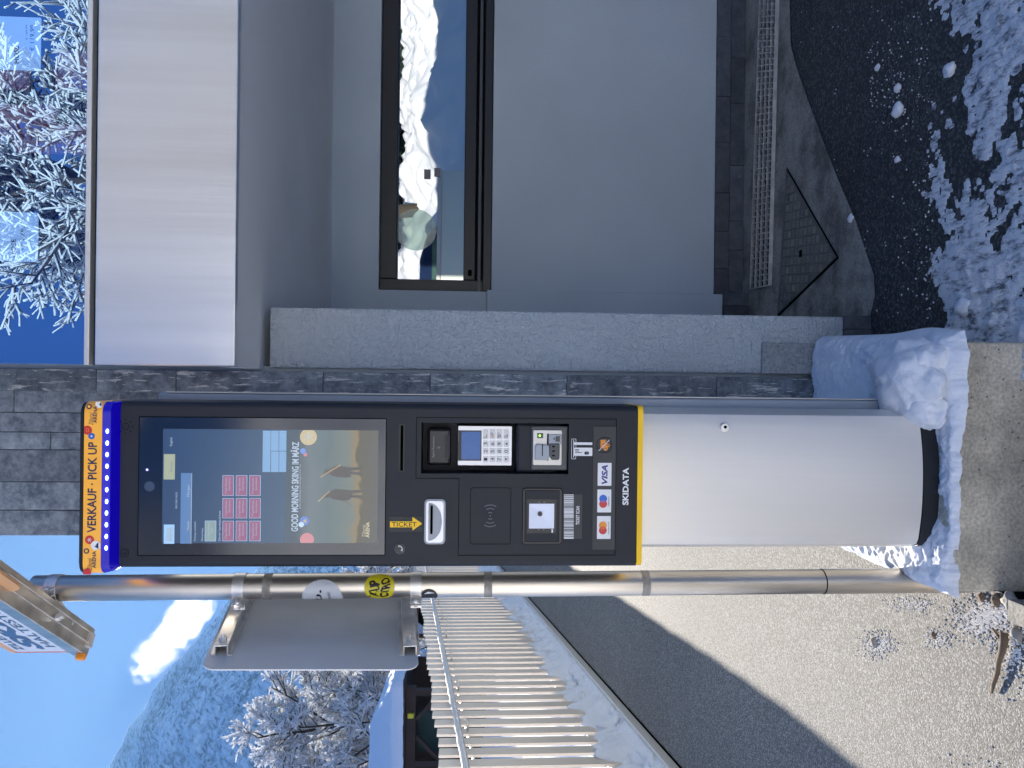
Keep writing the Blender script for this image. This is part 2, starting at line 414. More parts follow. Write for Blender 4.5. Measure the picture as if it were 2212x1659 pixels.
# forecourt
tag(obj('ground', [(-.43, -40, 0), (60, -40, 0), (60, 60, 0), (-.43, 60, 0)], [(0, 1, 2, 3)], M['asphalt']), kind='structure')
# snow field beyond the fence, valley and rising ground
def field(x, y):
    q = (Vector((x, y, 0)) - FA).dot(fn)
    d = -q - .25
    z = lz(x, max(-6, min(y, 12))) - .1 - .25 * min(1, max(0, d))
    z += .35 * noise.noise(Vector((x * .35, y * .35, 0))) * min(1, d / 2) + .10 * noise.noise(Vector((x * 1.3, y * 1.3, 4))) * min(1, d)
    return z - (2.0 * min(1, max(0, (d - 16) / 30)))
V = []; F = []; NS, NT = 150, 60
for j in range(NS + 1):
    s = -12 + 90 * (j / NS) ** 1.5
    for i in range(NT + 1):
        o = -.22 - 90 * (i / NT) ** 2.2
        p = Vector((FA.x, FA.y, 0)) + fd * s + fn * o
        V.append((p.x, p.y, field(p.x, p.y)))
for j in range(NS):
    for i in range(NT):
        a = j * (NT + 1) + i; F.append((a, a + 1, a + NT + 2, a + NT + 1))
tag(obj('snow_field', V, F, M['snowfar'], smooth=True), kind='structure')
# far valley floor
tag(obj('valley_floor', [(-1500, 55, -4), (1500, 55, -4), (1500, 600, -30), (-1500, 600, -30)], [(0, 1, 2, 3)], M['snowfar']), kind='structure')

# mountain: profile climbs from the valley to a measured skyline
sky_px = [(-900, 330), (-500, 230), (-250, 170), (0, 235), (45, 258), (89, 275), (130, 312), (179, 340), (214, 366), (240, 392), (285, 432), (329, 470), (359, 492), (420, 548), (500, 620), (700, 760), (829, 800), (1200, 850)]
def skyline(u):
    for (a, b), (c, d) in zip(sky_px, sky_px[1:]):
        if a <= u <= c: return b + (d - b) * (u - a) / (c - a)
    return 850
V = []; F = []; NU, NK = 420, 150
for i in range(NU + 1):
    u = -850 + 1900 * i / NU
    r = ray(skyline(u), 1659 - u); r = r / r.y
    ridge = CZ + r.z * 1350; xr = r.x
    for k in range(NK + 1):
        t = k / NK * 1.12
        y = 330 + 1020 * t; x = xr * y
        e = ridge * (min(t, 1) ** 1.08) - 30 * (1 - min(t, 1)) - (max(0, t - 1) * 500)
        q = Vector((x * .012, y * .006, 0))
        e += (22 * noise.noise(q) + 12 * noise.noise(q * 2.7) + 6 * noise.noise(q * 7) + 3.0 * noise.noise(q * 19) + 2.6 * noise.noise(q * 47)) * (math.sin(math.pi * min(1, t)) * .9 + .22)
        V.append((x, y, e))
for i in range(NU):
    for k in range(NK):
        a = i * (NK + 1) + k; F.append((a, a + NK + 1, a + NK + 2, a + 1))
tag(obj('mountain', V, F, M['mountain'], smooth=True), kind='structure')

# cloud behind the ridge
def cloud_mat():
    m = bpy.data.materials.new('cloud_vapour'); m.use_nodes = True; nt = m.node_tree; nt.nodes.clear()
    o = N(nt, 'OutputMaterial'); v = N(nt, 'VolumePrincipled'); v.inputs['Anisotropy'].default_value = .55
    v.inputs['Color'].default_value = (.97, .98, 1, 1)
    tc = N(nt, 'TexCoord'); ln = N(nt, 'VectorMath', operation='LENGTH'); nt.links.new(tc.outputs['Object'], ln.inputs[0])
    a = N(nt, 'TexNoise'); a.inputs['Scale'].default_value = .022; a.inputs['Detail'].default_value = 8; a.inputs['Roughness'].default_value = .68; nt.links.new(pos(nt), a.inputs['Vector'])
    s1 = N(nt, 'Math', operation='MULTIPLY_ADD'); s1.inputs[1].default_value = -.36; nt.links.new(ln.outputs['Value'], s1.inputs[0]); nt.links.new(a.outputs[0], s1.inputs[2])
    mr = N(nt, 'MapRange'); mr.inputs['From Min'].default_value = .20; mr.inputs['From Max'].default_value = .42; mr.inputs['To Max'].default_value = .012
    nt.links.new(s1.outputs[0], mr.inputs['Value']); nt.links.new(mr.outputs[0], v.inputs['Density']); nt.links.new(v.outputs[0], o.inputs['Volume'])
    return m
bmk = bmesh.new(); bmesh.ops.create_icosphere(bmk, subdivisions=3, radius=1)
me = bpy.data.meshes.new('cloud'); bmk.to_mesh(me); bmk.free(); me.materials.append(cloud_mat())
c_ = bpy.data.objects.new('cloud', me); COL.objects.link(c_)
ca, cb = P(470, 1290, 1750), P(330, 1450, 1750)
c_.location = (ca + cb) / 2 + Vector((0, 0, 28)); ax = (cb - ca)
c_.scale = (ax.length * .66, 50, 54)
c_.rotation_euler = (0, -math.atan2(ax.z, ax.x), 0)
tag(c_, kind='structure')

# ---------------------------------------------------------------- the building
YP = 2.14                      # front of the pier
YW = 3.18                      # recessed wall
YF = 1.90                      # fascia and shop window
px0 = P(300, 1157, YP).x; px1 = P(600, 795, YP).x; tw1 = P(1200, 674, YP).x
ztw = P(583, 700, YP).z
bld = thing('shop_building', 'grey plastered shop building with stone pier, metal fascia and black framed window', 'building', (px1, YP, 0))
zpl = .14
# pier core
MB().box(px0 + .01, px1 + .005, YP + .02, 9, 0, 5.9).make('pier', M['plaster'], bld)
MB().box(px0, 14, YP + .8, 9, 3.1, 5.9).make('upper_storey', M['plaster'], bld)
MB().box(14, 14.4, YP, 9, 0, 5.9).make('end_wall', M['plaster'], bld)
# stone cladding in vertical courses, each slab an island of the one cladding mesh
st = MB()
edges = [795 + 50, 892, 934, 972, 1041, 1102, 1157]
joints = {0: [-60, 30, 260, 700], 1: [-50, 195, 600], 2: [-70, 110, 470], 3: [-40, 260, 500], 4: [-80, 180, 560], 5: [-30, 205, 470]}
rs = random.Random(3)
def slab_col(ya, yb, js, y0, mb, proud=0.0):
    xa, xb = P(200, yb, YP).x, P(200, ya, YP).x
    for a, b in zip(js, js[1:]):
        z1, z0 = P(a, (ya + yb) / 2, YP).z, P(b, (ya + yb) / 2, YP).z
        d = rs.uniform(0, .002) + proud
        mb.box(xa + .0007, xb - .0007, y0 - d, YP + .019, max(z0, zpl) + .0007, z1 - .0007)
for k in range(6):
    js = [-2600, -1900, -1300, -700, -300] + joints[k] + [1000, 1350, 1765]
    slab_col(edges[k], edges[k + 1], js, YP, st)
st.make('stone_cladding', M['stone'], bld, bevel=.0012, seg=1)
sv = MB()
slab_col(797, 846.5, [-2600, -1800, -1100, -500, -120, 214, 385, 700, 930, 1223, 1545, 1768], YP - .010, sv, .004)
sv.make('stone_corner', M['stonevein'], bld, bevel=.0012, seg=1)
# rough plaster wall beside the pier
x_r0 = px1 + .001
zb = P(1822, 700, YP).z
MB().box(x_r0, tw1, YP, YW + .3, zb, ztw).make('rough_plaster_wall', M['roughplaster'], bld, bevel=.004)
bs = MB()
xm = P(1870, 712, YP).x
bs.box(x_r0, xm - .001, YP - .006, YW, 0, zb - .001); bs.box(xm, tw1 + .004, YP - .007, YW, .0, zb - .001)
bs.make('stone_plinth', M['stonebase'], bld, bevel=.002, seg=1)
# soffit and fascia
zs = P(512, 300, YF).z
sxa = P(400, 791, YF).x
MB().box(sxa, 14, YF + .012, YW + .05, zs, zs + .05).make('soffit', M['soffit'], bld)
zf1 = P(213, 400, YF).z
MB().box(sxa, 14, YF - .012, YF + .011, zs - .004, zf1).make('fascia', None or mat('brushed_steel_fascia', (.87, .84, .80), .30, .9, .07, 1, .14, 6, .004, vscale=(14, 14, .6), rv=.06), bld, bevel=.003)
MB().box(sxa, 14, YF + .012, YF + .05, zf1 - .02, zf1 + .02).make('shadow_gap', M['void'], bld)
zg0 = P(205, 400, YF).z; zg1 = P(190, 400, YF).z
# shop window over the fascia
shop = MB().box(P(150, 788, YF).x, 14, YF - .012, YF + .06, zg0 + .004, zg1).make('shop_window_frame', M['alu'], bld, bevel=.002)
pane = obj('pane', [(P(150, 787, YF).x, YF, zg1), (14, YF, zg1), (14, YF, 3.0), (P(150, 787, YF).x, YF, 3.0)], [(0, 1, 2, 3)], M['shopglass'], shop)
MB().box(P(150, 787, YF).x, 14, YF + .055, YP + .8, 3.0, 3.4).make('window_head', M['plaster'], bld)
M['backdrop'] = mat('blue_window_backing', (.020, .065, .26), .6, 0, .05, 2)
M['pinkboard'] = mat('lilac_display_board', (.40, .22, .45), .6, 0, .1, 4, emis=(.45, .22, .45), es=.03)  # emission paints a faint lilac glow behind the glass; the board is no lamp
xg = P(150, 786, YF).x
MB().box(xg, 14, YF + .32, YF + .34, zg0, 3.0).make('display_backing', M['backdrop'], bld)
db = MB()
for (X0, X1, Y0, Y1) in ((120, 192, 110, 190), (-60, 60, 145, 190), (-60, 120, 225, 300), (30, 190, 268, 330)):
    x0, x1, z0, z1 = RC(X0, X1, Y0, Y1, YF + .30); db.box(x0, x1, YF + .30, YF + .312, z0, z1)
db.make('display_board', M['pinkboard'], bld)
def lettering(name, s, X0, X1, Y0, Y1, d, m, parent, bold=.0, shear=0, rot=0, box=None, lab=None):
    V, F = text_mesh(s, bold, shear)
    if not V: return
    ax_, bx_ = min(v[0] for v in V), max(v[0] for v in V); ay_, by_ = min(v[1] for v in V), max(v[1] for v in V)
    x0, x1, z0, z1 = box or RC(X0, X1, Y0, Y1, d)
    W = []
    for v in V:
        a = (v[0] - ax_) / (bx_ - ax_); b = (v[1] - ay_) / (by_ - ay_)
        if rot: a, b = b, 1 - a        # reads downwards
        W.append((x0 + (x1 - x0) * a, d, z0 + (z1 - z0) * b))
    return obj(name, W, F, m, parent)
def price_card(X0, X1, Y0, Y1, lines, label):
    d = YF + .07
    x0, x1, z0, z1 = RC(X0, X1, Y0, Y1, d)
    c = thing('price_card', label, 'price card', (x0, d, z0), 'price cards in the shop window')
    MB().box(x0, x1, d, d + .004, z0, z1).make('card', mat('pale_blue_card', (.40, .60, .85), .5, 0, .03, 5, emis=(.26, .45, .80), es=.36), c)  # card glows by itself, standing in for light from inside the shop
    for (s, a, b, e, f, bo) in lines:
        lettering('lettering', s, a, b, e, f, d - .001, M['navy'], c, bo)
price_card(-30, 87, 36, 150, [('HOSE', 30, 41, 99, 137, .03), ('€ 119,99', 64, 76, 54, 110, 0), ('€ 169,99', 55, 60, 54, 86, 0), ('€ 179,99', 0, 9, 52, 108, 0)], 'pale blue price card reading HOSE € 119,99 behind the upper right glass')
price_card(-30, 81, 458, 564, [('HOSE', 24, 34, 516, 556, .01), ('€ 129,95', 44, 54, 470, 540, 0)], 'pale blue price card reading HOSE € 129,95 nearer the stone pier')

# recessed wall with window opening
wx0 = P(900, 627, YW).x; wz1 = P(820, 400, YW).z; wz0 = P(1064, 400, YW).z
zr = P(1545, 300, YW).z
xr1 = 6.0
wl = MB()
wl.box(wx0, xr1, YW, YW + .25, zr, wz0); wl.box(wx0, xr1, YW, YW + .25, wz1, zs)
wl.box(tw1 - .02, wx0 - .0005, YW, YW + .25, zr, zs)
wl.make('recessed_wall', M['plaster'], bld)
xj = P(1200, 629, YW - .07).x
zj = P(1561, 650, YW - .07).z
MB().box(tw1 - .02, xj, YW - .07, YW - .001, zj, wz0 + .02).make('wall_jamb', M['plaster'], bld, bevel=.003)
sb = MB(); rs = random.Random(5)
z2 = zr / 2 + .003
for row, (za, zc) in enumerate(((0, z2 - .001), (z2, zr - .001))):
    xx = xj + (0 if row else -.12); xx = xj
    js = [(110, 230), (0, 0)][0]
    seq = [.12, .16, .17, .22, .2, .26, .3, .3, .3, .3] if row else [.2, .13, .24, .27, .2, .3, .3, .3, .3]
    for wd in seq:
        sb.box(xx + .0007, xx + wd - .0007, YW - .010 - rs.uniform(0, .002), YW + .05, za, zc); xx += wd
sb.box(tw1 - .01, xj - .05, YW - .085, YW - .02, 0, zj - .001); sb.box(xj - .049, xj + .003, YW - .087, YW - .02, 0, zj - .001)
sb.make('stone_skirting', M['stonebase'], bld, bevel=.0012, seg=1)
# window: frame, pane, sill track
fx0 = wx0; gz1, gz0 = P(860, 400, YW + .05).z, P(1003, 400, YW + .05).z; gx0 = P(930, 605, YW + .05).x
fr = MB()
fr.box(fx0 + .002, gx0, YW + .03, YW + .09, wz0, wz1)
fr.box(gx0, xr1, YW + .0305, YW + .09, gz1, wz1)
fr.box(gx0, xr1, YW + .0305, YW + .09, wz0 + .07, gz0)
win = fr.make('window_frame', M['frame'], bld, bevel=.004)
obj('pane', [(gx0 - .01, YW + .06, gz0 - .01), (xr1, YW + .06, gz0 - .01), (xr1, YW + .06, gz1 + .01), (gx0 - .01, YW + .06, gz1 + .01)], [(0, 1, 2, 3)], M['glass'], win)
MB().box(fx0 + .001, xr1, YW - .002, YW + .07, wz0 + .002, P(1045, 400, YW).z).make('sill', M['frame'], win, bevel=.003)
MB().box(fx0 + .001, xr1, YW + .016, YW + .029, P(1040, 400, YW).z, P(1034, 400, YW).z).make('guide_rail', M['plastdk'], win)
hx0, hx1, hz0, hz1 = RC(1011, 1019, 583, 596, YW + .03)
MB().box(hx0, hx1, YW + .024, YW + .031, hz0, hz1).make('drain_cap', M['void'], win)
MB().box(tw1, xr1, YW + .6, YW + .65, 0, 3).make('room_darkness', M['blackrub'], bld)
# round sticker, two paper notes on the pane
def pane_disc(name, X, Y, r, m, d):
    c = P(X, Y, d); return MB().front(disc((c.x, c.z), r, 36), d - .001, d).make(name, m, win)
M['frost'] = glass_mat('frosted_sticker_film', .10, (.80, .86, .83), .25)
pane_disc('round_sticker', 898, 496, .090, M['frost'], YW + .057)
pn = MB()
for (X0, X1, Y0, Y1) in ((916, 930, 365, 385), (938, 951, 362, 380)):
    x0, x1, z0, z1 = RC(X0, X1, Y0, Y1, YW + .05); pn.box(x0, x1, YW + .055, YW + .057, z0, z1)
pn.make('paper_note', mat('paper', (.20, .19, .2), .8, 0, .05, 9), win)

# ---------------------------------------------------------------- concrete block under the machine
p_fl, p_fr = P(2060, 1280, 1.515), P(2088, 738, 1.515)
PX0, PX1, PY0 = p_fl.x, p_fr.x, 1.515
zpt = .16
poly = [(PX0, PY0), (PX1, PY0), (.118, YP - .015), (-.42, YP - .015)]
blk = MB().plan(poly, -.1, zpt).make('concrete_plinth', M['concrete'], bevel=.006)
tag(blk, 'rough cast concrete block with stains carrying the ticket machine', 'plinth')
# upstand at the back of the block
ux0, ux1, uz0, uz1 = RC(1645, 1775, 742, 797, YP - .006)
MB().box(px1 + .002, ux1, YP - .014, YP - .0005, zpt - .02, uz1).make('concrete_upstand', M['concpatch'], bld, bevel=.002)

# ---------------------------------------------------------------- gutter apron, drain grate, chequer plate
ap = [(1611, -250), (1700, -250), (1704, -60), (1708, 99), (1722, 150), (1744, 213), (1798, 357), (1822, 415), (1848, 476), (1866, 530), (1888, 595), (1890, 640), (1880, 680)]
app = [G(X, Y, .004) for X, Y in ap[1:]]
pts = [(p.x, p.y) for p in app]
poly = [(pts[0][0], YW)] + pts + [(tw1 - .02, 2.5), (tw1 - .02, YW)]
apn = obj('gutter_apron', [(x, y, .004) for x, y in reversed(poly)], [tuple(range(len(poly)))], M['concrete2'])
tag(apn, kind='structure')
# grate
g0, g1 = G(1623, 622, .008), G(1664, 618, .008)
gr = MB(); A0, A1 = G(1623, 624, .012), G(1663, 616, .012); B0, B1 = G(1645, -40, .012), G(1680, -40, .012)
ext = 1.5
for k in range(5):
    t = k / 4; a = A0.lerp(A1, t); b = B0.lerp(B1, t); b = a + (b - a) * ext
    gr.obox(a, b, (0, 0, 1), .004 if 0 < k < 4 else .007, .014)
L = (B0 - A0).length; nb = int(L / .0245 * ext)
for i in range(nb + 1):
    t = i / nb * ext
    gr.obox(A0.lerp(B0, t), A1.lerp(B1, t), (0, 0, 1), .003, .013)
grt = thing('drain_grate', 'long galvanised grating over the drain along the wall foot', 'drain grate', (A0.x, A0.y, 0))
gr.make('bars', M['steel2'], grt)
e0, e1 = A0 + (B0 - A0) * ext, A1 + (B1 - A1) * ext
obj('channel', [(A0.x, A0.y, .006), (A1.x, A1.y, .006), (e1.x, e1.y, .006), (e0.x, e0.y, .006)], [(0, 1, 2, 3)], M['void'], grt)
# triangular plate
tri = [G(1698, 368, .010), G(1805, 556, .010), G(1679, 679, .010)]
tp = thing('access_cover', 'triangular chequer plate cover let into the concrete beside the grate', 'cover plate', tuple(tri[2]))
cen = (tri[0] + tri[1] + tri[2]) / 3
M['plate'] = mat('worn_tread_plate', (.17, .165, .155), .5, .5, .25, 9, .2, 200, .001)
mbp = MB(); mbp.plan([(p.x, p.y) for p in (tri[2], tri[1], tri[0])], .003, .010); mbp.make('plate', M['plate'], tp)
rim = [cen + (p - cen) * 1.05 for p in tri]
obj('gap', [(p.x, p.y, .0055) for p in rim], [(2, 1, 0)], M['void'], tp)
def inside(p, T):
    s = [(T[(i + 1) % 3] - T[i]).cross(p - T[i]).z for i in range(3)]
    return all(v > 0 for v in s) or all(v < 0 for v in s)
tb = MB(); e = (tri[0] - tri[2]).normalized(); f_ = Vector((-e.y, e.x, 0))
TI = [cen + (p - cen) * .93 for p in tri]
for i in range(-30, 30):
    for j in range(-30, 30):
        c = tri[2] + e * (i * .033) + f_ * (j * .033); c.z = .010
        if not inside(c, TI): continue
        d1, d2 = (e, f_) if (i + j) % 2 else (f_, e)
        for q in (-1.5, -.5, .5, 1.5):
            m_ = c + d2 * (q * .0065)
            tb.obox(m_ - d1 * .012, m_ + d1 * .012, (0, 0, 1), .0028, .003)
tb.make('tread', mat('worn_tread_rib', (.30, .29, .27), .4, .6, .2, 20), tp)
hc = G(1729, 548, .011)
MB().box(hc.x - .012, hc.x + .012, hc.y - .010, hc.y + .008, .0105, .0122).make('lift_hole', M['void'], tp)
# ---------------------------------------------------------------- ticket machine
def Z1(x, y): return 164.6 + .3224 * x, 822.9 + .3224 * y
def Z8(x, y): return 164.6 + .2447 * x, 855.8 + .2447 * y
def Z2(x, y): return 850.3 + .1984 * x, 877.8 + .1984 * y
def Z3(x, y): return 1097.2 + .215 * x, 877.8 + .215 * y
def RZ(Z, x0, x1, y0, y1, d):
    a, b = Z(x0, y0), Z(x1, y1); return RC(a[0], b[0], a[1], b[1], d)
def PZ(Z, x, y, d):
    a = Z(x, y); p = P(a[0], a[1], d); return (p.x, p.z)
YH = 1.520
hx0, hx1 = P(800, 1226, YH).x, P(800, 871, YH).x
hz1, hz0 = P(236, 1050, YH).z, P(1376, 1050, YH).z
kx = (hx0 + hx1) / 2
K = thing('ticket_machine', 'tall dark ticket vending machine with touchscreen and keypad on a curved silver column', 'ticket machine', (kx, 1.65, zpt))
# column
cz1 = hz0 - .012; rz1 = P(1994, 1010, 1.567).z; rz0 = P(2033, 1010, 1.562).z
cl0, cl1 = P(1700, 1186, 1.60).x, P(1700, 884, 1.60).x
def bulge(x0, x1, yf, sag, yb, rc=.02, n=24, grow=0):
    pts = [(x1 + grow, yb)]
    W = (x1 - x0) / 2; xm = (x0 + x1) / 2; pts2 = []
    for i in range(n + 1):
        t = -1 + 2 * i / n
        # wide shallow arc that rounds into the flanks
        y = yf + sag * (abs(t) ** 2.2) + .035 * max(0, (abs(t) - .86) / .14) ** 2.6
        pts2.append((xm + t * (W + grow), y - grow))
    return [(x0 - grow, yb)] + pts2 + [(x1 + grow, yb)]
plan = bulge(cl0, cl1, 1.567, .022, 1.70)
def smooth_sides(o, ang=40):
    me = o.data
    me.polygons.foreach_set('use_smooth', [True] * len(me.polygons))
    try: me.set_sharp_from_angle(angle=R(ang))
    except Exception: pass
    return o
colm = smooth_sides(MB().plan(plan, rz1, cz1).make('column', M['alu'], K))
ring = smooth_sides(MB().plan(bulge(cl0, cl1, 1.567, .022, 1.70, grow=.0025), rz0 + .002, rz1 - .0012).make('base_ring', M['blackrub'], K))
smooth_sides(MB().plan(bulge(cl0, cl1, 1.567, .022, 1.70, grow=.012), zpt - .004, rz0).make('base_plate', mat('green_grey_base_plate', (.05, .075, .075), .5, 0, .3, 20), K))
lc = P(1564, 923, 1.578)
lk = MB().front(disc((lc.x, lc.z), .0095), 1.570, 1.60).make('column_lock', M['steel2'], K, bevel=.0015)
MB().front(disc((lc.x + .001, lc.z), .0035, 14), 1.5692, 1.57).make('keyhole', M['void'], lk)
# rear housing seen along the right flank
rx = P(800, 851, 1.66).x
hb = MB(); hb.plan([(cl0 + .004, 1.80), (cl0 + .004, 1.665), (rx - .004, 1.665), (rx, 1.675), (rx, 1.80)], P(1950, 870, 1.66).z, P(330, 870, 1.66).z - .01)
hb.make('rear_housing', M['housing'], K, bevel=.003)
MB().box(rx - .0012, rx + .0006, 1.6655, 1.672, P(1940, 870, 1.66).z, P(335, 870, 1.66).z - .02).make('housing_trim', M['alu'], K)
# head: shell with rounded front corners, front panel with the payment recess cut out
rcx = .012
def shell(x0, x1, yf, yb, r, n=6):
    L = [(x0, yb)]
    for i in range(n + 1):
        a = R(180 + 90 * i / n); L.append((x0 + r + r * math.cos(a), yf + r + r * math.sin(a)))
    Rr = []
    for i in range(n + 1):
        a = R(270 + 90 * i / n); Rr.append((x1 - r + r * math.cos(a), yf + r + r * math.sin(a)))
    Rr.append((x1, yb)); return L, Rr
Ls, Rs = shell(hx0, hx1, YH, 1.665, rcx)
rc_ = RC(909.8, 1228.4, 914, 1023.6, YH)      # payment recess: x0 x1 z0 z1
mb = MB()
for chain in (Ls, Rs):
    n = len(mb.V)
    for p in chain: mb.V += [(p[0], p[1], hz0), (p[0], p[1], hz1)]
    for i in range(len(chain) - 1): mb.F.append((n + 2 * i, n + 2 * i + 2, n + 2 * i + 3, n + 2 * i + 1))
outl = Ls + Rs
n = len(mb.V); mb.V += [(p[0], p[1], hz1) for p in outl]; mb.F.append(tuple(range(n, n + len(outl))))
n = len(mb.V); mb.V += [(p[0], p[1], hz0) for p in outl]; mb.F.append(tuple(reversed(range(n, n + len(outl)))))
fx0_, fx1_ = hx0 + rcx, hx1 - rcx
def quad(x0, x1, z0, z1, y):
    n = len(mb.V); mb.V += [(x0, y, z0), (x1, y, z0), (x1, y, z1), (x0, y, z1)]; mb.F.append((n, n + 1, n + 2, n + 3))
quad(fx0_, fx1_, rc_[3], hz1, YH); quad(fx0_, fx1_, hz0, rc_[2], YH)
quad(fx0_, rc_[0], rc_[2], rc_[3], YH); quad(rc_[1], fx1_, rc_[2], rc_[3], YH)
smooth_sides(mb.make('head', M['dark'], K))
rcs = MB(); yb = 1.585
def wall(a, b, c, d_):
    n = len(rcs.V); rcs.V += [a, b, c, d_]; rcs.F.append((n, n + 1, n + 2, n + 3))
x0, x1, z0, z1 = rc_; zc1, zc0 = P(1128, 970, YH).z, P(1122, 970, YH).z
wall((x0, YH, z0), (x0, YH, z1), (x0, yb, z1), (x0, yb, z0)); wall((x1, YH, z1), (x1, YH, z0), (x1, yb, z0), (x1, yb, z1))
wall((x0, YH, z1), (x1, YH, z1), (x1, yb, z1), (x0, yb, z1)); wall((x0, YH, z0), (x0, yb, z0), (x1, yb, z0), (x1, YH, z0))
wall((x0, yb, z0), (x0, yb, z1), (x1, yb, z1), (x1, yb, z0))
pay = rcs.make('payment_recess', M['dark'], K)
e_ = MB(); zl = P(1126, 970, YH).z
e_.box(x0 + .0005, x1 - .0005, 1.532, 1.584, zl - .075, zl + .010); e_.make('recess_ledge', M['dark'], pay, bevel=.006)
cr = RZ(Z3, 232, 605, 198, 645, YH)
MB().box(cr[0], cr[1], 1.526, 1.55, cr[2], cr[3]).make('reader_surround', M['plastdk'], pay, bevel=.003)
# contactless reader
q = RZ(Z2, 365, 622, 238, 642, 1.548)
cl_ = MB().box(q[0], q[1], 1.548, 1.58, q[2], q[3]).make('contactless_reader', M['black'], pay, bevel=.006)
q2 = RZ(Z2, 495, 622, 310, 565, 1.548)
MB().box(q2[0], q2[1], 1.546, 1.5478, q2[2] + .002, q2[3] - .012).make('reader_flap', M['blackrub'], cl_)
def txt(name, s, Z, x0, x1, y0, y1, d, m, parent, bold=0, shear=0, rot=0):
    return lettering(name, s, 0, 0, 0, 0, d, m, parent, bold, shear, rot, box=RZ(Z, x0, x1, y0, y1, d))
txt('lettering', 'Spire Payments', Z2, 424, 447, 328, 556, 1.5472, M['whitelow'], cl_)
def arcs(name, Z, cx_, cy_, radii, half, wd, d, m, parent, dirs=(0,), y1=None):
    """arcs opening sideways in the upright view; radii in zoom pixels"""
    mb = MB(); c = PZ(Z, cx_, cy_, d); k = abs(PZ(Z, cx_, cy_ - 100, d)[0] - c[0]) / 100
    for dr in dirs:
        for r_ in radii:
            r0, r1 = (r_ - wd / 2) * k, (r_ + wd / 2) * k
            poly = [(c[0] + r1 * math.cos(R(dr - half + 2 * half * i / 12)), c[1] + r1 * math.sin(R(dr - half + 2 * half * i / 12))) for i in range(13)]
            poly += [(c[0] + r0 * math.cos(R(dr + half - 2 * half * i / 12)), c[1] + r0 * math.sin(R(dr + half - 2 * half * i / 12))) for i in range(13)]
            mb.front(poly, d, d + .0005)
    return mb.make(name, m, parent)
arcs('contactless_symbol', Z2, 492, 470, (10, 20, 30), 35, 4, 1.5474, M['whitelow'], cl_)
# key pad
q = RZ(Z2, 690, 1296, 205, 650, 1.549)
pad = MB().box(q[0], q[1], 1.549, 1.58, q[2], q[3]).make('pin_pad', M['black'], pay, bevel=.002)
q = RZ(Z2, 703, 1285, 216, 641, 1.5475)
MB().front(rrect(q[0], q[1], q[2], q[3], .0015), 1.5465, 1.549).make('pad_plate', M['silver'], pad)
q = RZ(Z2, 700, 957, 262, 592, 1.546); MB().box(q[0], q[1], 1.5455, 1.5464, q[2], q[3]).make('display_surround', M['black'], pad)
q = RZ(Z2, 738, 946, 275, 578, 1.546); MB().box(q[0], q[1], 1.545, 1.5454, q[2], q[3]).make('pad_display', plain('dim_blue_display', (.008, .05, .17), .15, .2), pad)
txt('pad_name', 'Spire Payments', Z2, 702, 714, 268, 378, 1.5452, M['whitelow'], pad)
cols = [(975, 1032), (1048, 1108), (1122, 1182), (1198, 1256)]; rows = [(543, 608), (457, 523), (375, 440), (252, 356)]
caps = [['1', '2', '3', 'C'], ['4', '5', '6', 'CORR'], ['7', '8', '9', 'MENU'], [None, '0', None, 'OK']]
cmark = {'C': 'red', 'CORR': 'orangeprint', 'MENU': 'visa', 'OK': 'green_paint'}
for i, (a, b) in enumerate(cols):
    for j, (c, d_) in enumerate(rows):
        q = RZ(Z2, a, b, c, d_, 1.545)
        MB().front(rrect(q[0], q[1], q[2], q[3], .0016, 3), 1.5452, 1.5466).make('key', M['key'], pad, bevel=.0004, seg=1)
        s = caps[i][j]
        if s is None:
            t = PZ(Z2, (a + b) / 2, (c + d_) / 2, 1.545); s_ = .0026 if j == 0 else -.0026
            MB().front([(t[0] - abs(s_), t[1] + s_ * .9), (t[0], t[1] - s_ * .9), (t[0] + abs(s_), t[1] + s_ * .9)][::(1 if j == 0 else -1)], 1.5449, 1.5451).make('key_symbol', M['rubberline'], pad)
        elif len(s) == 1 and s != 'C':
            txt('key_symbol', s, Z2, a + 9, b - 12, c + 18, d_ - 18, 1.5449, M['rubberline'], pad, .0)
        else:
            wd = {'C': 14, 'OK': 32, 'CORR': 60, 'MENU': 60}[s]
            txt('key_symbol', s, Z2, a + 8, b - 28, 345 - wd, 345, 1.5449, M['rubberline'], pad)
            q = RZ(Z2, a + 34, a + 42, 305, 338, 1.5449); MB().box(q[0], q[1], 1.5448, 1.5451, q[2], q[3]).make('key_mark', M[cmark[s]], pad)
# chip card reader
q = RZ(Z3, 252, 542, 238, 592, 1.522)
cr_ = MB().front(rrect(q[0], q[1], q[2], q[3], .003), 1.522, 1.53).make('card_reader', mat('satin_light_metal', (.60, .58, .54), .35, .3, .04, 20), K, bevel=.001, seg=1)
q = RZ(Z3, 294, 354, 268, 320, 1.521); MB().box(q[0], q[1], 1.5212, 1.522, q[2], q[3]).make('lamp_window', M['plastdk'], cr_)
c = PZ(Z3, 320, 294, 1.521); MB().front(disc(c, .0024, 14), 1.5205, 1.5211).make('lamp', M['green_led'], cr_)
q = RZ(Z3, 268, 412, 378, 540, 1.52)
MB().front([(q[0], q[2] + .002), (q[0] + .010, q[2] - .002), (q[1] - .002, q[2]), (q[1], q[3] - .004), (q[1] - .004, q[3]), (q[0], q[3])], 1.516, 1.5219).make('upper_lip', M['plastgrey'], cr_, bevel=.002)
q = RZ(Z3, 412, 518, 372, 538, 1.52)
MB().front([(q[0] + .003, q[2]), (q[1], q[2]), (q[1], q[3]), (q[0] + .008, q[3]), (q[0], q[3] - .006), (q[0], q[2] + .003)], 1.515, 1.5219).make('lower_lip', M['plastdk'], cr_, bevel=.002)
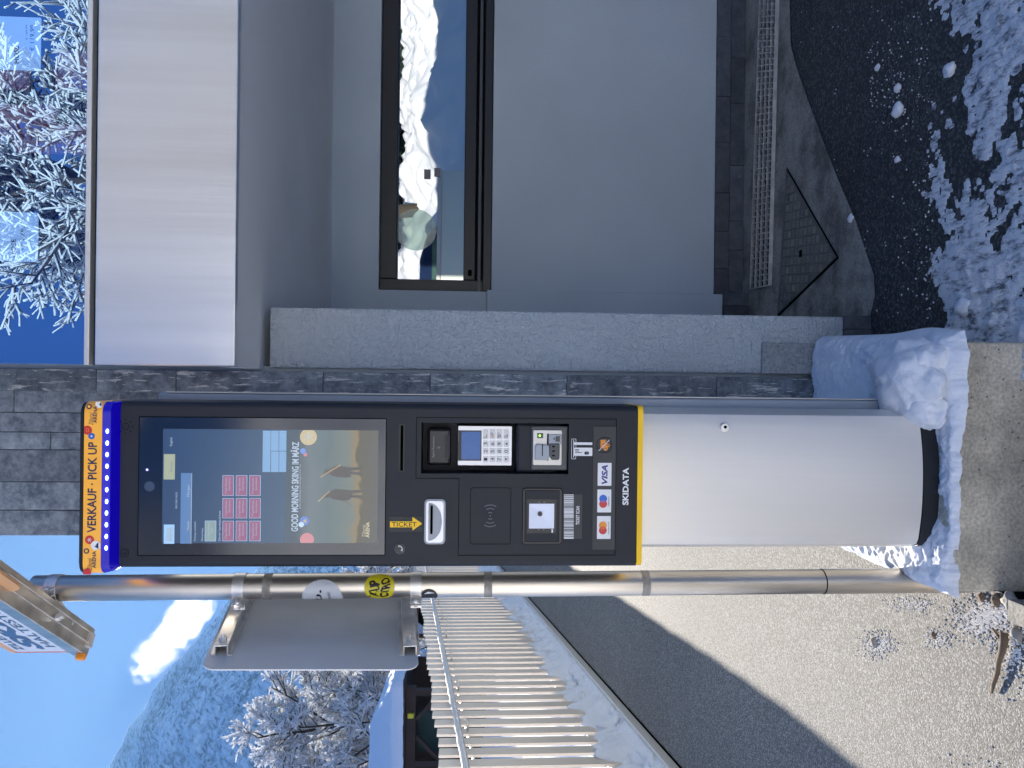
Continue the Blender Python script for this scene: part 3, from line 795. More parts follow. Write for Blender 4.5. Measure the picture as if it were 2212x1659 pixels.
for yy in (405, 450, 495):
    q = RZ(Z3, 445, 472, yy - 7, yy + 7, 1.514); MB().box(q[0], q[1], 1.5144, 1.5151, q[2], q[3]).make('vent_slot', M['void'], cr_)
q = RZ(Z3, 343, 352, 380, 500, 1.514); MB().box(q[0], q[1], 1.5152, 1.5162, q[2], q[3]).make('card_slot', M['void'], cr_)
q = RZ(Z3, 393, 408, 275, 545, 1.52); MB().box(q[0], q[1], 1.5205, 1.5218, q[2], q[3]).make('card_gap', M['void'], cr_)
q = RZ(Z3, 408, 538, 282, 380, 1.52); eb = MB().box(q[0], q[1], 1.5175, 1.5219, q[2], q[3]).make('eject_button', M['plastgrey'], cr_, bevel=.0012)
q = RZ(Z3, 478, 522, 300, 355, 1.517); MB().box(q[0], q[1], 1.5170, 1.5174, q[2], q[3]).make('eject_symbol', M['plastdk'], cr_)
c = PZ(Z3, 461, 327, 1.517); MB().front([(c[0] - .003, c[1] - .0017), (c[0] + .003, c[1] - .0017), (c[0], c[1] + .0017)], 1.5170, 1.5174).make('eject_arrow', M['rubberline'], cr_)

dF = YH - .0008
# seam around the service door (L-shaped)
sp = [PZ(Z2, 250, 120, dF), PZ(Z3, 1091, 128, dF), PZ(Z3, 1075, 1493, dF), PZ(Z2, 702, 1624, dF), PZ(Z2, 713, 785, dF), PZ(Z2, 243, 785, dF)]
xa = (sp[0][0] + sp[1][0]) / 2; zt_ = (sp[0][1] + sp[5][1]) / 2; zb_ = (sp[1][1] + sp[2][1]) / 2; xl_ = (sp[2][0] + sp[3][0]) / 2; zm = (sp[3][1] + sp[4][1]) / 2; xm_ = (sp[4][0] + sp[5][0]) / 2
loop = [(xa, zt_), (xa, zb_), (xl_, zb_), (xl_, zm), (xm_, zm), (xm_, zt_)]
def strip(name, pts, wd, m, parent, y=dF, closed=True, th=.0006):
    mb = MB(); k = len(pts)
    for i in range(k if closed else k - 1):
        a, b = pts[i], pts[(i + 1) % k]
        L = math.hypot(b[0] - a[0], b[1] - a[1]) or 1
        ex, ez = (b[0] - a[0]) / L * wd / 2, (b[1] - a[1]) / L * wd / 2
        nx, nz = -ez, ex
        mb.front([(a[0] - ex * .99 - nx, a[1] - ez * .99 - nz), (b[0] - ex * 1.01 - nx, b[1] - ez * 1.01 - nz), (b[0] - ex * 1.01 + nx, b[1] - ez * 1.01 + nz), (a[0] - ex * .99 + nx, a[1] - ez * .99 + nz)], y, y + th)
    return mb.make(name, m, parent)
door = strip('service_door_seam', loop, .0011, M['seam'], K)
# pick-up pocket
q = RZ(Z2, 333, 566, 1007, 1500, dF)
pk = MB().front(rrect(q[0], q[1], q[2], q[3], .009), YH - .004, YH).make('ticket_tray', M['plastgrey'], K, bevel=.0012)
q = RZ(Z2, 352, 546, 1026, 1480, dF); MB().front(rrect(q[0], q[1], q[2], q[3], .007), YH - .0052, YH - .0042).make('tray_face', M['silver'], pk, bevel=.0006)
# scooped hollow under the slot
s0 = PZ(Z2, 388, 1070, dF); s1 = PZ(Z2, 520, 1400, dF)
mbs = MB(); nx_, nz_ = 20, 10
xq0, xq1, zq0, zq1 = RZ(Z2, 380, 530, 1045, 1460, dF)
for j in range(nz_ + 1):
    for i in range(nx_ + 1):
        t = i / nx_; v = j / nz_
        hw = math.sqrt(max(0, 1 - v * v)); x = (xq0 + xq1) / 2 + (t - .5) * (xq1 - xq0) * (hw if v > 0 else 1)
        zz = zq1 + (zq0 - zq1) * v
        dd = .0035 * (1 - (2 * t - 1) ** 2) * (1 - v)
        mbs.V.append((x, YH - .0056 - dd * .9, zz))
for j in range(nz_):
    for i in range(nx_):
        a = j * (nx_ + 1) + i; mbs.F.append((a, a + nx_ + 1, a + nx_ + 2, a + 1))
mbs.make('scoop', M['plastgrey'], pk, smooth=True)
q = RZ(Z2, 402, 428, 1074, 1382, dF); MB().front(rrect(q[0], q[1], q[2], q[3], (q[3] - q[2]) * .45), YH - .0102, YH - .005).make('ticket_slot', M['void'], pk)
# key card slot beneath the screen
q = RZ(Z2, 58, 114, 194, 709, dF); sl_ = MB().box(q[0], q[1], YH - .0012, YH, q[2], q[3]).make('upper_slot', M['black'], K)
q = RZ(Z2, 74, 104, 208, 700, dF); MB().box(q[0], q[1], YH - .0018, YH - .0013, q[2], q[3]).make('slot_opening', M['void'], sl_)
# call button
c = PZ(Z2, 67, 1550, dF)
cb_ = MB().front(disc(c, .0112), YH - .002, YH).make('call_button', M['plastdk'], K, bevel=.0012)
MB().front(disc(c, .0088), YH - .0032, YH - .0021).make('button_cap', M['black'], cb_, bevel=.0006)
hs = []; n = 10
for i in range(n + 1):
    a = R(200 + 140 * i / n); hs.append((c[0] + .0062 * math.cos(a + .6), c[1] + .0062 * math.sin(a + .6) + .0012))
mbh = MB(); mbh.tube([(p[0], YH - .0036, p[1]) for p in hs], [.0011 + .0010 * (abs(i - n / 2) / (n / 2)) ** 3 for i in range(n + 1)], 6)
mbh.make('handset_symbol', M['white'], cb_)
# reader field with waves
q = RZ(Z2, 835, 1275, 887, 1500, dF)
pr = rrect(q[0], q[1], q[2], q[3], .006)
rf = strip('reader_field', pr, .0009, M['seam'], K)
arcs('wave_symbol', Z2, 1052, 1192, (36, 80, 118), 33, 12, dF, M['line'], rf, dirs=(0, 180))
MB().front(disc(PZ(Z2, 1052, 1192, dF), .0016, 14), dF, YH).make('wave_dot', M['line'], rf)
# ticket scanner
q = RZ(Z3, 145, 545, 820, 1385, dF); scn = MB().front(rrect(q[0], q[1], q[2], q[3], .006), YH - .0016, YH).make('scanner', M['seam'], K)
q = RZ(Z3, 150, 540, 826, 1380, dF); MB().front(rrect(q[0], q[1], q[2], q[3], .0055), YH - .0024, YH - .0017).make('scanner_rim', mat('taupe_rim', (.045, .042, .042), .5, 0, .05, 20), scn)
q = RZ(Z3, 168, 515, 843, 1361, dF); MB().box(q[0], q[1], YH - .003, YH - .0025, q[2], q[3]).make('scanner_bed', M['seam'], scn)
q = RZ(Z3, 172, 511, 848, 1356, dF); MB().box(q[0], q[1], YH - .0036, YH - .0031, q[2], q[3]).make('scanner_insert', M['dark'], scn)
q = RZ(Z3, 192, 484, 932, 1271, dF); MB().box(q[0], q[1], YH - .0042, YH - .0037, q[2], q[3]).make('scanner_window', M['black'], scn)
q = RZ(Z3, 210, 461, 974, 1222, dF)
m4 = MB(); cxx, czz = PZ(Z3, 320, 1077, dF); corners = [(q[0], q[2]), (q[1], q[2]), (q[1], q[3]), (q[0], q[3])]
yy0 = YH - .0062
n = 0; m4.V += [(a, yy0, b) for a, b in corners] + [(cxx + .005 * math.cos(R(225 + 90 * i)), YH - .0046, czz + .005 * math.sin(R(225 + 90 * i))) for i in range(4)]
m4.F += [(i, (i + 1) % 4, 4 + (i + 1) % 4, 4 + i) for i in range(4)] + [(4, 5, 6, 7)]
m4.make('reflector', mat('satin_reflector', (.62, .66, .78), .4, .25, .02, 5), scn)
MB().front(disc((cxx, czz), .0050), YH - .0068, YH - .0047).make('lens_ring', M['plastdk'], scn)
MB().front(disc((cxx, czz), .0030), YH - .0073, YH - .0069).make('lens', M['black'], scn)
c = PZ(Z3, 443, 1238, dF); s_ = .0023; mm_ = MB()
mm_.front([(c[0], c[1] - s_), (c[0] + s_, c[1]), (c[0], c[1] + s_), (c[0] - s_, c[1])], YH - .0046, YH - .0043)
c2 = PZ(Z3, 443, 1256, dF); mm_.front([(c2[0], c2[1] - s_), (c2[0] + s_, c2[1]), (c2[0], c2[1] + s_), (c2[0] - s_, c2[1])], YH - .0049, YH - .0047)
mm_.make('maker_mark', M['white'], scn)
for (x, y) in ((312, 960), (362, 962), (308, 1236), (357, 1235)):
    MB().front(disc(PZ(Z3, x, y, dF), .0009, 10), YH - .0046, YH - .0043).make('sensor_dot', M['whitelow'], scn)
# stickers
def sticker(name, Z, x0, x1, y0, y1, m, r=.001, up=0):
    q = RZ(Z, x0, x1, y0, y1, dF); return MB().front(rrect(q[0], q[1], q[2], q[3], r, 2), dF - up, YH).make(name, m, K)
mstk = mat('dark_film', (.040, .040, .042), .55, 0, .05, 20)
sticker('film_strip', Z3, 855, 1086, 206, 1440, mstk)
bc = sticker('barcode_sticker', Z3, 560, 745, 885, 1330, mstk)
rb = random.Random(11); y = 886; mbb = MB()
while y < 1328:
    wd = rb.choice((3, 4, 5, 8, 10)); q = RZ(Z3, 563, 660, y, min(1330, y + wd), dF); mbb.box(q[0], q[1], dF - .0004, dF - .0001, q[2], q[3]); y += wd + rb.choice((3, 4, 5, 7, 9))
mbb.make('barcode', M['white'], bc)
d2 = dF - .0005; d3 = dF - .0008; d4 = dF - .0011
txt('lettering', 'TICKET SCAN', Z3, 684, 719, 1003, 1190, d2, M['white'], bc, .02)
def dsc(name, Z, x, y, r, d, m, parent, clip=None):
    c = PZ(Z, x, y, d); k = abs(PZ(Z, x, y - 100, d)[0] - c[0]) / 100
    pts = disc(c, r * k, 28)
    if clip: pts = [(min(max(a, clip[0]), clip[1]), min(max(b, clip[2]), clip[3])) for a, b in pts]
    return MB().front(pts, d, d + .0003).make(name, m, parent)
vs_ = sticker('card_sticker', Z3, 902, 1040, 568, 798, M['white'], up=.0003); vs_['label'] = 'white card sticker with slanted navy capital letters'
txt('lettering', 'VISA', Z3, 942, 1002, 588, 782, d2, M['visa'], vs_, .035, .22)
ms = sticker('card_sticker', Z3, 898, 1037, 835, 1065, M['white'], up=.0003); ms['label'] = 'white card sticker with overlapping blue and red circles'
dsc('circle', Z3, 957, 928, 40, d2, M['blueprint'], ms); dsc('circle', Z3, 957, 980, 40, d3, M['red'], ms)
txt('lettering', 'maestro.', Z3, 1002, 1020, 905, 1000, d2, M['rubberline'], ms)
mc = sticker('card_sticker', Z3, 895, 1032, 1102, 1332, M['white'], up=.0003); mc['label'] = 'white card sticker with overlapping orange and red circles'
dsc('circle', Z3, 954, 1196, 40, d2, M['orangeprint'], mc); dsc('circle', Z3, 954, 1246, 40, d3, M['red'], mc)
txt('lettering', 'mastercard.', Z3, 1000, 1018, 1158, 1284, d2, M['rubberline'], mc)
# lens-shaped overlaps of the circles
def lens(Z, x, y0, y1, r, m, parent):
    a, b = PZ(Z, x, y0, d4), PZ(Z, x, y1, d4); k = abs(PZ(Z, x, y0 - 100, d4)[0] - a[0]) / 100; rr = r * k; h = (a[0] - b[0]) / 2; al = math.acos(h / rr)
    pts = [(b[0] + rr * math.cos(-al + 2 * al * i / 10), b[1] + rr * math.sin(-al + 2 * al * i / 10)) for i in range(11)]
    pts += [(a[0] + rr * math.cos(math.pi - al + 2 * al * i / 10), a[1] + rr * math.sin(math.pi - al + 2 * al * i / 10)) for i in range(1, 10)]
    MB().front(pts, d4, d4 + .0002).make('overlap', m, parent)
lens(Z3, 957, 928, 980, 40, M['purple'], ms); lens(Z3, 954, 1196, 1246, 40, plain('orange_red_print', (.75, .12, .02), .4), mc)
# card symbol and no-cash symbol
ci = sticker('card_symbol', Z3, 665, 848, 415, 498, M['white'], .0012)
q = RZ(Z3, 640, 683, 328, 528, d2); strip('slot_outline', rrect(q[0], q[1], q[2], q[3], .0012, 3), .0008, M['white'], K, y=dF)
q = RZ(Z3, 658, 664, 340, 515, d2); MB().box(q[0], q[1], dF, YH, q[2], q[3]).make('slot_line', M['white'], K)
q = RZ(Z3, 665, 848, 362, 388, d2); MB().box(q[0], q[1], dF, YH, q[2], q[3]).make('card_back', M['white'], K)
for (a, b, c_0, c_1) in ((676, 716, 432, 438), (676, 716, 446, 452), (676, 745, 461, 467)):
    q = RZ(Z3, a, b, c_0, c_1, d2); MB().box(q[0], q[1], d2, d2 + .0003, q[2], q[3]).make('print_line', M['rubberline'], ci)
dsc('circle', Z3, 784, 470, 16, d2, M['rubberline'], ci); dsc('circle', Z3, 800, 470, 16, d2 - .0003, M['plastdk'], ci)
nc = dsc('no_cash_symbol', Z3, 968, 388, 80, dF, M['white'], K); dsc('field', Z3, 968, 388, 73, dF - .0004, mstk, nc)
q = RZ(Z3, 930, 985, 336, 420, d3); MB().box(q[0], q[1], d3 - .0004, d3 - .0001, q[2], q[3]).make('banknote', M['orangeprint'], nc)
q = RZ(Z3, 938, 978, 346, 410, d3); strip('note_outline', [(q[0], q[2]), (q[1], q[2]), (q[1], q[3]), (q[0], q[3])], .0004, M['rubberline'], nc, y=d3 - .0006, th=.0002)
txt('lettering', '€', Z3, 950, 968, 370, 388, d3 - .0006, M['rubberline'], nc)
dsc('coin', Z3, 981, 423, 22, d3 - .0010, M['orangeprint'], nc); dsc('coin', Z3, 1003, 393, 18, d3 - .0012, M['orangeprint'], nc)
txt('lettering', '2', Z3, 970, 992, 414, 432, d3 - .0014, M['rubberline'], nc); txt('lettering', '1', Z3, 996, 1012, 388, 398, d3 - .0016, M['rubberline'], nc)
a, b = PZ(Z3, 915, 442, d2), PZ(Z3, 1020, 335, d2)
strip('slash', [a, b], .0014, M['white'], nc, y=d3 - .0020, closed=False, th=.0002)
txt('lettering', 'SKIDATA', Z3, 1152, 1213, 615, 992, dF, M['white'], K, .035)
# TICKET arrow sticker (reads downwards)
tk = sticker('arrow_sticker', Z2, -45, 316, 1200, 1368, mat('crumpled_black_foil', (.035, .035, .033), .35, 0, .5, 400, 1, 500, .002))
ar = [PZ(Z2, -40, 1253, d2), PZ(Z2, 205, 1253, d2), PZ(Z2, 205, 1203, d2), PZ(Z2, 312, 1277, d2), PZ(Z2, 205, 1352, d2), PZ(Z2, 205, 1317, d2), PZ(Z2, -40, 1317, d2)]
MB().front(ar[::-1], d2, d2 + .0003).make('arrow', M['yellow'], tk)
txt('lettering', 'TICKET', Z2, -20, 250, 1260, 1310, d3, M['rubberline'], tk, .01, 0, 1)
# speaker and lock
for rr_, nn in ((60, 8), (28, 8), (0, 1)):
    for i in range(nn):
        a = 2 * math.pi * i / nn + (0 if rr_ > 40 else .4)
        dsc('speaker_hole', Z8, 437 + rr_ * math.cos(a), 268 + rr_ * math.sin(a), 5 if rr_ else 3.5, dF, M['void'], K)
lo = dsc('upper_lock', Z8, 425, 1383, 37, dF, M['seam'], K); dsc('lock_barrel', Z8, 425, 1383, 32, dF - .0005, M['dark'], lo)
a, b, c = PZ(Z8, 410, 1385, dF), PZ(Z8, 430, 1400, dF), PZ(Z8, 440, 1372, dF)
strip('lock_mark', [a, b, c], .0010, M['void'], lo, y=dF - .0009, closed=False)

# screen
q = RZ(Z1, 418, 2074, 246, 1168, YH); scr_y = YH - .0012
strip('screen_seam', [(q[0], q[2]), (q[1], q[2]), (q[1], q[3]), (q[0], q[3])], .0016, M['seam'], K, y=YH - .0007)
M['bezel'] = plain('dark_blue_bezel_glass', (.005, .012, .028), .12, spec=.8)
scr = MB().box(q[0] + .001, q[1] - .001, YH - .0009, YH, q[2] + .001, q[3] - .001).make('screen', M['bezel'], K)
dsc('camera_eye', Z1, 491, 706, 34, YH - .0013, plain('camera_window', (.05, .08, .13), .2), scr)
dsc('status_light', Z1, 475, 595, 8, YH - .0013, plain('violet_light', (.45, .35, .95), .3, .4), scr)
def lit(name, c, e=1.0): return plain(name, c, .35, e)
def disp_mat():
    m, nt, b = principled('lit_display')
    b.inputs['Base Color'].default_value = (.02, .03, .05, 1); b.inputs['Roughness'].default_value = .18
    tc = N(nt, 'TexCoord'); sp_ = N(nt, 'SeparateXYZ'); nt.links.new(tc.outputs['Generated'], sp_.inputs[0])
    c = ramp(nt, sp_.outputs[2], [(0, (.13, .17, .20)), (.45, (.075, .15, .26)), (1, (.040, .095, .22))])  # emission gradient partly paints the sky reflection on the screen
    nt.links.new(c, b.inputs['Emission Color']); b.inputs['Emission Strength'].default_value = SE
    return m
SE = .115
YD = YH - .0014
q = RZ(Z1, 578, 2022, 326, 1087, YD); dis = MB().box(q[0], q[1], YD, YH - .001, q[2], q[3]).make('display', disp_mat(), scr)
DQ = q
def ui(x0, x1, y0, y1, c, lvl=1, e=None, r=0, name='display_field'):
    q = RZ(Z1, x0, x1, y0, y1, YD); y = YD - .0003 * lvl
    m = UM.get(c) or UM.setdefault(c, plain('display_colour', c, .3, SE))
    if r: return MB().front(rrect(q[0], q[1], q[2], q[3], r, 3), y, y + .0002).make(name, m, scr)
    return MB().box(q[0], q[1], y, y + .0002, q[2], q[3]).make(name, m, scr)
UM = {}
def ut(s, x0, x1, y0, y1, c, lvl=2, bold=0, shear=0):
    m = UM.get(c) or UM.setdefault(c, plain('display_colour', c, .3, SE))
    txt('display_text', s, Z1, x0, x1, y0, y1, YD - .0003 * lvl, m, scr, bold, shear)
def udisc(x, y, r, c, lvl=2, clip=None):
    m = UM.get(c) or UM.setdefault(c, plain('display_colour', c, .3, SE)); return dsc('display_icon', Z1, x, y, r, YD - .0003 * lvl, m, scr, clip)
pale = (.34, .43, .52); lt = (.30, .45, .62)
ui(587, 658, 962, 1091, (.28, .45, .62)); ut('Zillertal', 602, 618, 985, 1070, (.30, .30, .30)); ut('ARENA', 620, 645, 980, 1076, (.34, .30, .27), 2, .01)
ui(587, 662, 490, 660, (.30, .33, .22)); ut('Deutsch', 628, 645, 540, 608, (.12, .17, .2)); ut('English', 628, 648, 378, 436, pale)
ui(700, 772, 617, 1090, (.085, .17, .32)); ui(771, 774, 618, 1090, (.42, .44, .36), 2)
ut('Heute', 740, 757, 940, 1000, (.38, .42, .42)); ut('Morgen', 742, 764, 697, 775, pale)
ut('Tickettyp auswählen:', 789, 805, 940, 1075, pale); ut('Zillertal Arena', 838, 851, 985, 1075, pale)
ut('08.01.2024 12:03:35', 665, 677, 745, 855, pale)
ui(862, 938, 936, 1074, lt, 1, r=.001); ui(865, 935, 939, 1071, (.20, .27, .25), 2, r=.001)
ut('1 Tag (Zillertal', 882, 895, 950, 1050, pale, 3); ut('Arena)', 902, 916, 985, 1020, pale, 3)
ut('Zillertaler Superskipass & Arena', 953, 972, 870, 1075, pale)
names = ['2', '3', '4', '5', '6', '7', '8', '9', '10']; k = 0
for (a, b) in ((980, 1056), (1070, 1146), (1160, 1236)):
    for (c, d_) in ((937, 1073), (785, 920), (632, 770)):
        ui(a, b, c, d_, lt, 1, r=.001, name='display_button'); ui(a + 3, b - 3, c + 3, d_ - 3, (.25, .10, .16), 2, r=.001)
        ut(names[k] + ' Tage (Zillertaler', a + 18, a + 33, c + 14, d_ - 14, pale, 3); ut('Superskipass)', a + 40, a + 54, c + 16, d_ - 36, pale, 3); k += 1
cell = (.19, .32, .46)
ui(1250, 1302, 333, 610, cell); [ui(a, b, c, d_, cell) for a, b in ((1305, 1357), (1360, 1411)) for c, d_ in ((333, 469), (472, 610))]
# advert in the lower part of the display
def adm():
    m, nt, b = principled('lit_advert'); b.inputs['Roughness'].default_value = .3; b.inputs['Base Color'].default_value = (.02, .02, .02, 1)
    g = N(nt, 'TexCoord'); s = N(nt, 'SeparateXYZ'); nt.links.new(g.outputs['Generated'], s.inputs[0])
    n = N(nt, 'TexNoise'); n.inputs['Scale'].default_value = 26; n.inputs['Detail'].default_value = 5; nt.links.new(pos(nt, (1, 1, .8)), n.inputs['Vector'])
    ad = N(nt, 'Math', operation='MULTIPLY_ADD'); ad.inputs[1].default_value = .22; nt.links.new(n.outputs[0], ad.inputs[0]); nt.links.new(s.outputs[2], ad.inputs[2])
    c = ramp(nt, ad.outputs[0], [(.12, (.19, .20, .19)), (.32, (.20, .19, .15)), (.345, (.46, .36, .20)), (.42, (.30, .36, .34)), (.65, (.22, .31, .34)), (.85, (.28, .35, .40)), (1.0, (.13, .19, .25))])
    nt.links.new(c, b.inputs['Emission Color']); b.inputs['Emission Strength'].default_value = SE; return m
q = RZ(Z1, 1405, 2020, 330, 1086, YD); MB().box(q[0], q[1], YD - .0003, YD - .0001, q[2], q[3]).make('advert', adm(), scr)
ut('GOOD MORNING SKIING IM MÄRZ', 1434, 1490, 408, 1008, (.40, .46, .52), 2, .02)
ut('Jeden Donnerstag und Sonntag ab 8:55 Uhr', 1493, 1508, 556, 856, (.36, .36, .33), 2)
ck = (DQ[0] + .0005, DQ[1] - .0005, DQ[2], DQ[3])
udisc(1556, 375, 56, (.46, .38, .22), 2, ck); udisc(1520, 470, 19, (.16, .26, .55)); udisc(1535, 493, 13, (.50, .20, .22))
udisc(1530, 937, 31, (.12, .2, .42)); udisc(1508, 962, 18, (.45, .55, .62), 3); udisc(1546, 1064, 46, (.50, .22, .22), 2, ck)
for k in range(3):
    cc = PZ(Z1, 1556, 375, YD); a = R(60 * k); r_ = .0105
    mb = MB(); mb.obox((cc[0] - r_ * math.cos(a), YD - .001, cc[1] - r_ * math.sin(a)), (cc[0] + r_ * math.cos(a), YD - .001, cc[1] + r_ * math.sin(a)), (0, 1, 0), .0012, .0003); mb.make('flake', UM[(.40, .46, .52)], scr)
c = PZ(Z1, 1532, 937, YD); MB().front([(c[0] - .005, c[1] - .003), (c[0] + .005, c[1] - .003), (c[0], c[1] + .004)], YD - .0011, YD - .0009).make('peak', UM[(.46, .38, .22)], scr)
skm = plain('display_silhouette', (.10, .095, .085), .4, SE)
def skier(cy_, ski, stick):
    pts = [(1660, 8), (1668, 22), (1690, 22), (1700, 12), (1712, 30), (1760, 38), (1800, 42), (1835, 36), (1842, 20), (1912, 26), (1912, 6), (1850, 2), (1850, -6), (1912, -12), (1912, -28), (1840, -28), (1800, -32), (1730, -36), (1708, -18), (1700, -10), (1690, -14), (1668, -12)]
    MB().front([PZ(Z1, x - 0, cy_ + y, YD) for x, y in pts], YD - .0009, YD - .0006).make('skier_figure', skm, scr)
    a, b = PZ(Z1, *ski[0], YD), PZ(Z1, *ski[1], YD); strip('skis', [a, b], .0026, UM.setdefault((.34, .25, .15), plain('display_colour', (.34, .25, .15), .3, SE)), scr, y=YD - .0012, closed=False, th=.0002)
    a, b = PZ(Z1, *stick[0], YD), PZ(Z1, *stick[1], YD); strip('pole', [a, b], .0006, skm, scr, y=YD - .0012, closed=False, th=.0002)
skier(760, [(1625, 805), (1700, 735)], [(1770, 790), (1840, 832)]); skier(606, [(1640, 642), (1775, 560)], [(1790, 620), (1860, 652)])
ut('Zillertal', 1915, 1938, 965, 1045, (.40, .36, .24)); ut('ARENA', 1940, 1965, 945, 1050, (.50, .44, .26), 2, .02)

# yellow foot of the head
y0_, y1_, zz0, zz1 = RC(1376, 1387, 1223, 878, YH - .001)
L_, R_ = shell(y0_, hx1 + .0005, YH - .002, 1.66, .012)
smooth_sides(MB().plan(L_ + R_, P(1387.5, 1050, YH).z, hz0 - .0003).make('yellow_band', M['yellow'], K))
# illuminated cap
YC = 1.487
c0, c1 = P(205, 1243, YC).x, P(205, 867.5, YC).x
zc_top, zc_a, zc_b, zc_c = P(170, 1050, YC).z, P(180, 1050, YC).z, P(219, 1050, YC).z, P(242, 1050, YC).z
L_, R_ = shell(c0 + .001, c1 - .001, YC - .001, 1.64, .022, 10)
cap_ = smooth_sides(MB().plan(L_ + R_, zc_a, zc_top - .003).make('cap', M['black'], K))
L_, R_ = shell(c0 + .006, c1 - .006, YC + .004, 1.63, .020, 10)
smooth_sides(MB().plan(L_ + R_, zc_top - .003, zc_top).make('cap_top', M['black'], cap_))
L_, R_ = shell(c0, c1, YC, 1.64, .022, 10)
band = smooth_sides(MB().plan(L_ + R_, zc_b, zc_a - .0004).make('orange_band', M['orange'], K))
# blue light band tapering to the head
mb = MB(); n = 0
L2, R2 = shell(hx0 + .001, hx1 - .001, YH - .006, 1.64, .016, 10)
A_ = L_ + R_; B_ = L2 + R2
mb.V = [(p[0], p[1], zc_b - .0004) for p in A_] + [(p[0] * .65 + r_[0] * .35, p[1] * .75 + r_[1] * .25, zc_b * .35 + zc_c * .65) for p, r_ in zip(A_, B_)] + [(p[0], p[1], zc_c) for p in B_]
k = len(A_)
for lv in range(2):
    for i in range(k - 1): mb.F.append((lv * k + i, (lv + 1) * k + i, (lv + 1) * k + i + 1, lv * k + i + 1))
mb.F.append(tuple(2 * k + i for i in reversed(range(k)))); mb.F.append(tuple(range(k)))
lb = smooth_sides(mb.make('light_band', M['ledband'], K))
for yy in (310, 415, 517, 620, 724, 828, 932, 1034, 1138, 1241, 1343):
    c = PZ(Z8, 268 - (yy - 310) * .01, yy, YC)
    v = MB(); v.V = []; bm_ = bmesh.new(); bmesh.ops.create_icosphere(bm_, subdivisions=2, radius=1)
    vv = [(c[0] + p.co.x * .0048, YC + .003 + p.co.y * .003, c[1] + p.co.z * .0026) for p in bm_.verts]; ff = [tuple(x.index for x in f.verts) for f in bm_.faces]; bm_.free()
    obj('light_spot', vv, ff, M['led'], lb, smooth=True)
bd = YC - .0006; bc_ = (c0 + .002, c1 - .0005, zc_b + .0004, zc_a - .0008)
def bt(s, x0, x1, y0, y1, m, bold=0, shear=0): txt('lettering', s, Z8, x0, x1, y0, y1, bd, m, band, bold, shear)
bt('VERKAUF · PICK UP', 100, 180, 405, 1205, M['navy'], .02)
bt('ARENA', 150, 184, 86, 238, M['navy'], .02); bt('Zillertal', 112, 150, 145, 256, M['navy'], -.005, .3)
bt('ARENA', 140, 175, 1368, 1520, M['navy'], .02); bt('Zillertal', 100, 138, 1428, 1536, M['navy'], -.005, .3)
dsc('badge', Z8, 98, 300, 40, bd, M['red'], band, bc_); dsc('badge', Z8, 135, 353, 28, bd - .0003, M['blueprint'], band); dsc('badge_core', Z8, 135, 353, 8, bd - .0006, M['white'], band)
q = RZ(Z8, 90, 110, 285, 314, bd); strip('gondola_symbol', rrect(q[0], q[1], q[2], q[3], .001, 2), .0008, M['orangeprint'], band, y=bd - .0003, th=.0002)
dsc('badge', Z8, 113, 91, 23, bd, M['navy'], band, bc_); dsc('badge_core', Z8, 113, 91, 12, bd - .0003, M['orange'], band)
dsc('badge', Z8, 205, 70, 34, bd, M['white'], band, bc_)
def peak(x, y, s):
    c = PZ(Z8, x, y, bd); MB().front([(c[0] - s, c[1] - s * .55), (c[0] + s, c[1] - s * .55), (c[0] + s * .35, c[1] + s * .15), (c[0] + s * .1, c[1]), (c[0] - s * .25, c[1] + s * .6)], bd - .0005, bd - .0003).make('mountain_symbol', M['navy'], band)
peak(212, 70, .0045)
dsc('badge', Z8, 117, 1268, 38, bd, M['red'], band, bc_)
c = PZ(Z8, 117, 1268, bd)
for k in range(3):
    a = R(60 * k + 30); r_ = .0045; MB().obox((c[0] - r_ * math.cos(a), bd - .0004, c[1] - r_ * math.sin(a)), (c[0] + r_ * math.cos(a), bd - .0004, c[1] + r_ * math.sin(a)), (0, 1, 0), .0008, .0002).make('flake', M['white'], band)
dsc('badge', Z8, 172, 1318, 42, bd - .0003, M['white'], band, bc_); peak(180, 1318, .0065)
dsc('badge', Z8, 90, 1367, 24, bd, M['navy'], band, bc_); dsc('badge_core', Z8, 90, 1367, 13, bd - .0003, M['orange'], band)
dsc('badge', Z8, 96, 1556, 36, bd, M['red'], band, bc_)
# snow on the cap
def blob(name, c, r, m, sub=4, seed=0, amp=.25, fr=2.0, flat=None, parent=None):
    bm_ = bmesh.new(); bmesh.ops.create_icosphere(bm_, subdivisions=sub, radius=1)
    V = []
    for v in bm_.verts:
        p = v.co; q = p * (1 + amp * noise.noise(p * fr + Vector((seed * 3.1, seed, 0))) + amp * .35 * noise.noise(p * fr * 3 + Vector((seed, 0, seed * 2))))
        z = c[2] + q.z * r[2]
        if flat is not None: z = max(z, flat)
        V.append((c[0] + q.x * r[0], c[1] + q.y * r[1], z))
    F = [tuple(x.index for x in f.verts) for f in bm_.faces]; bm_.free()
    return obj(name, V, F, m, parent, smooth=True)
cs = P(160, 905, 1.57)
tag(blob('snow_patch', (cs.x - .01, 1.56, zc_top + .001), (.038, .03, .011), M['snow'], 3, 2), 'thin snow patch lying on top of the ticket machine', 'snow patch')
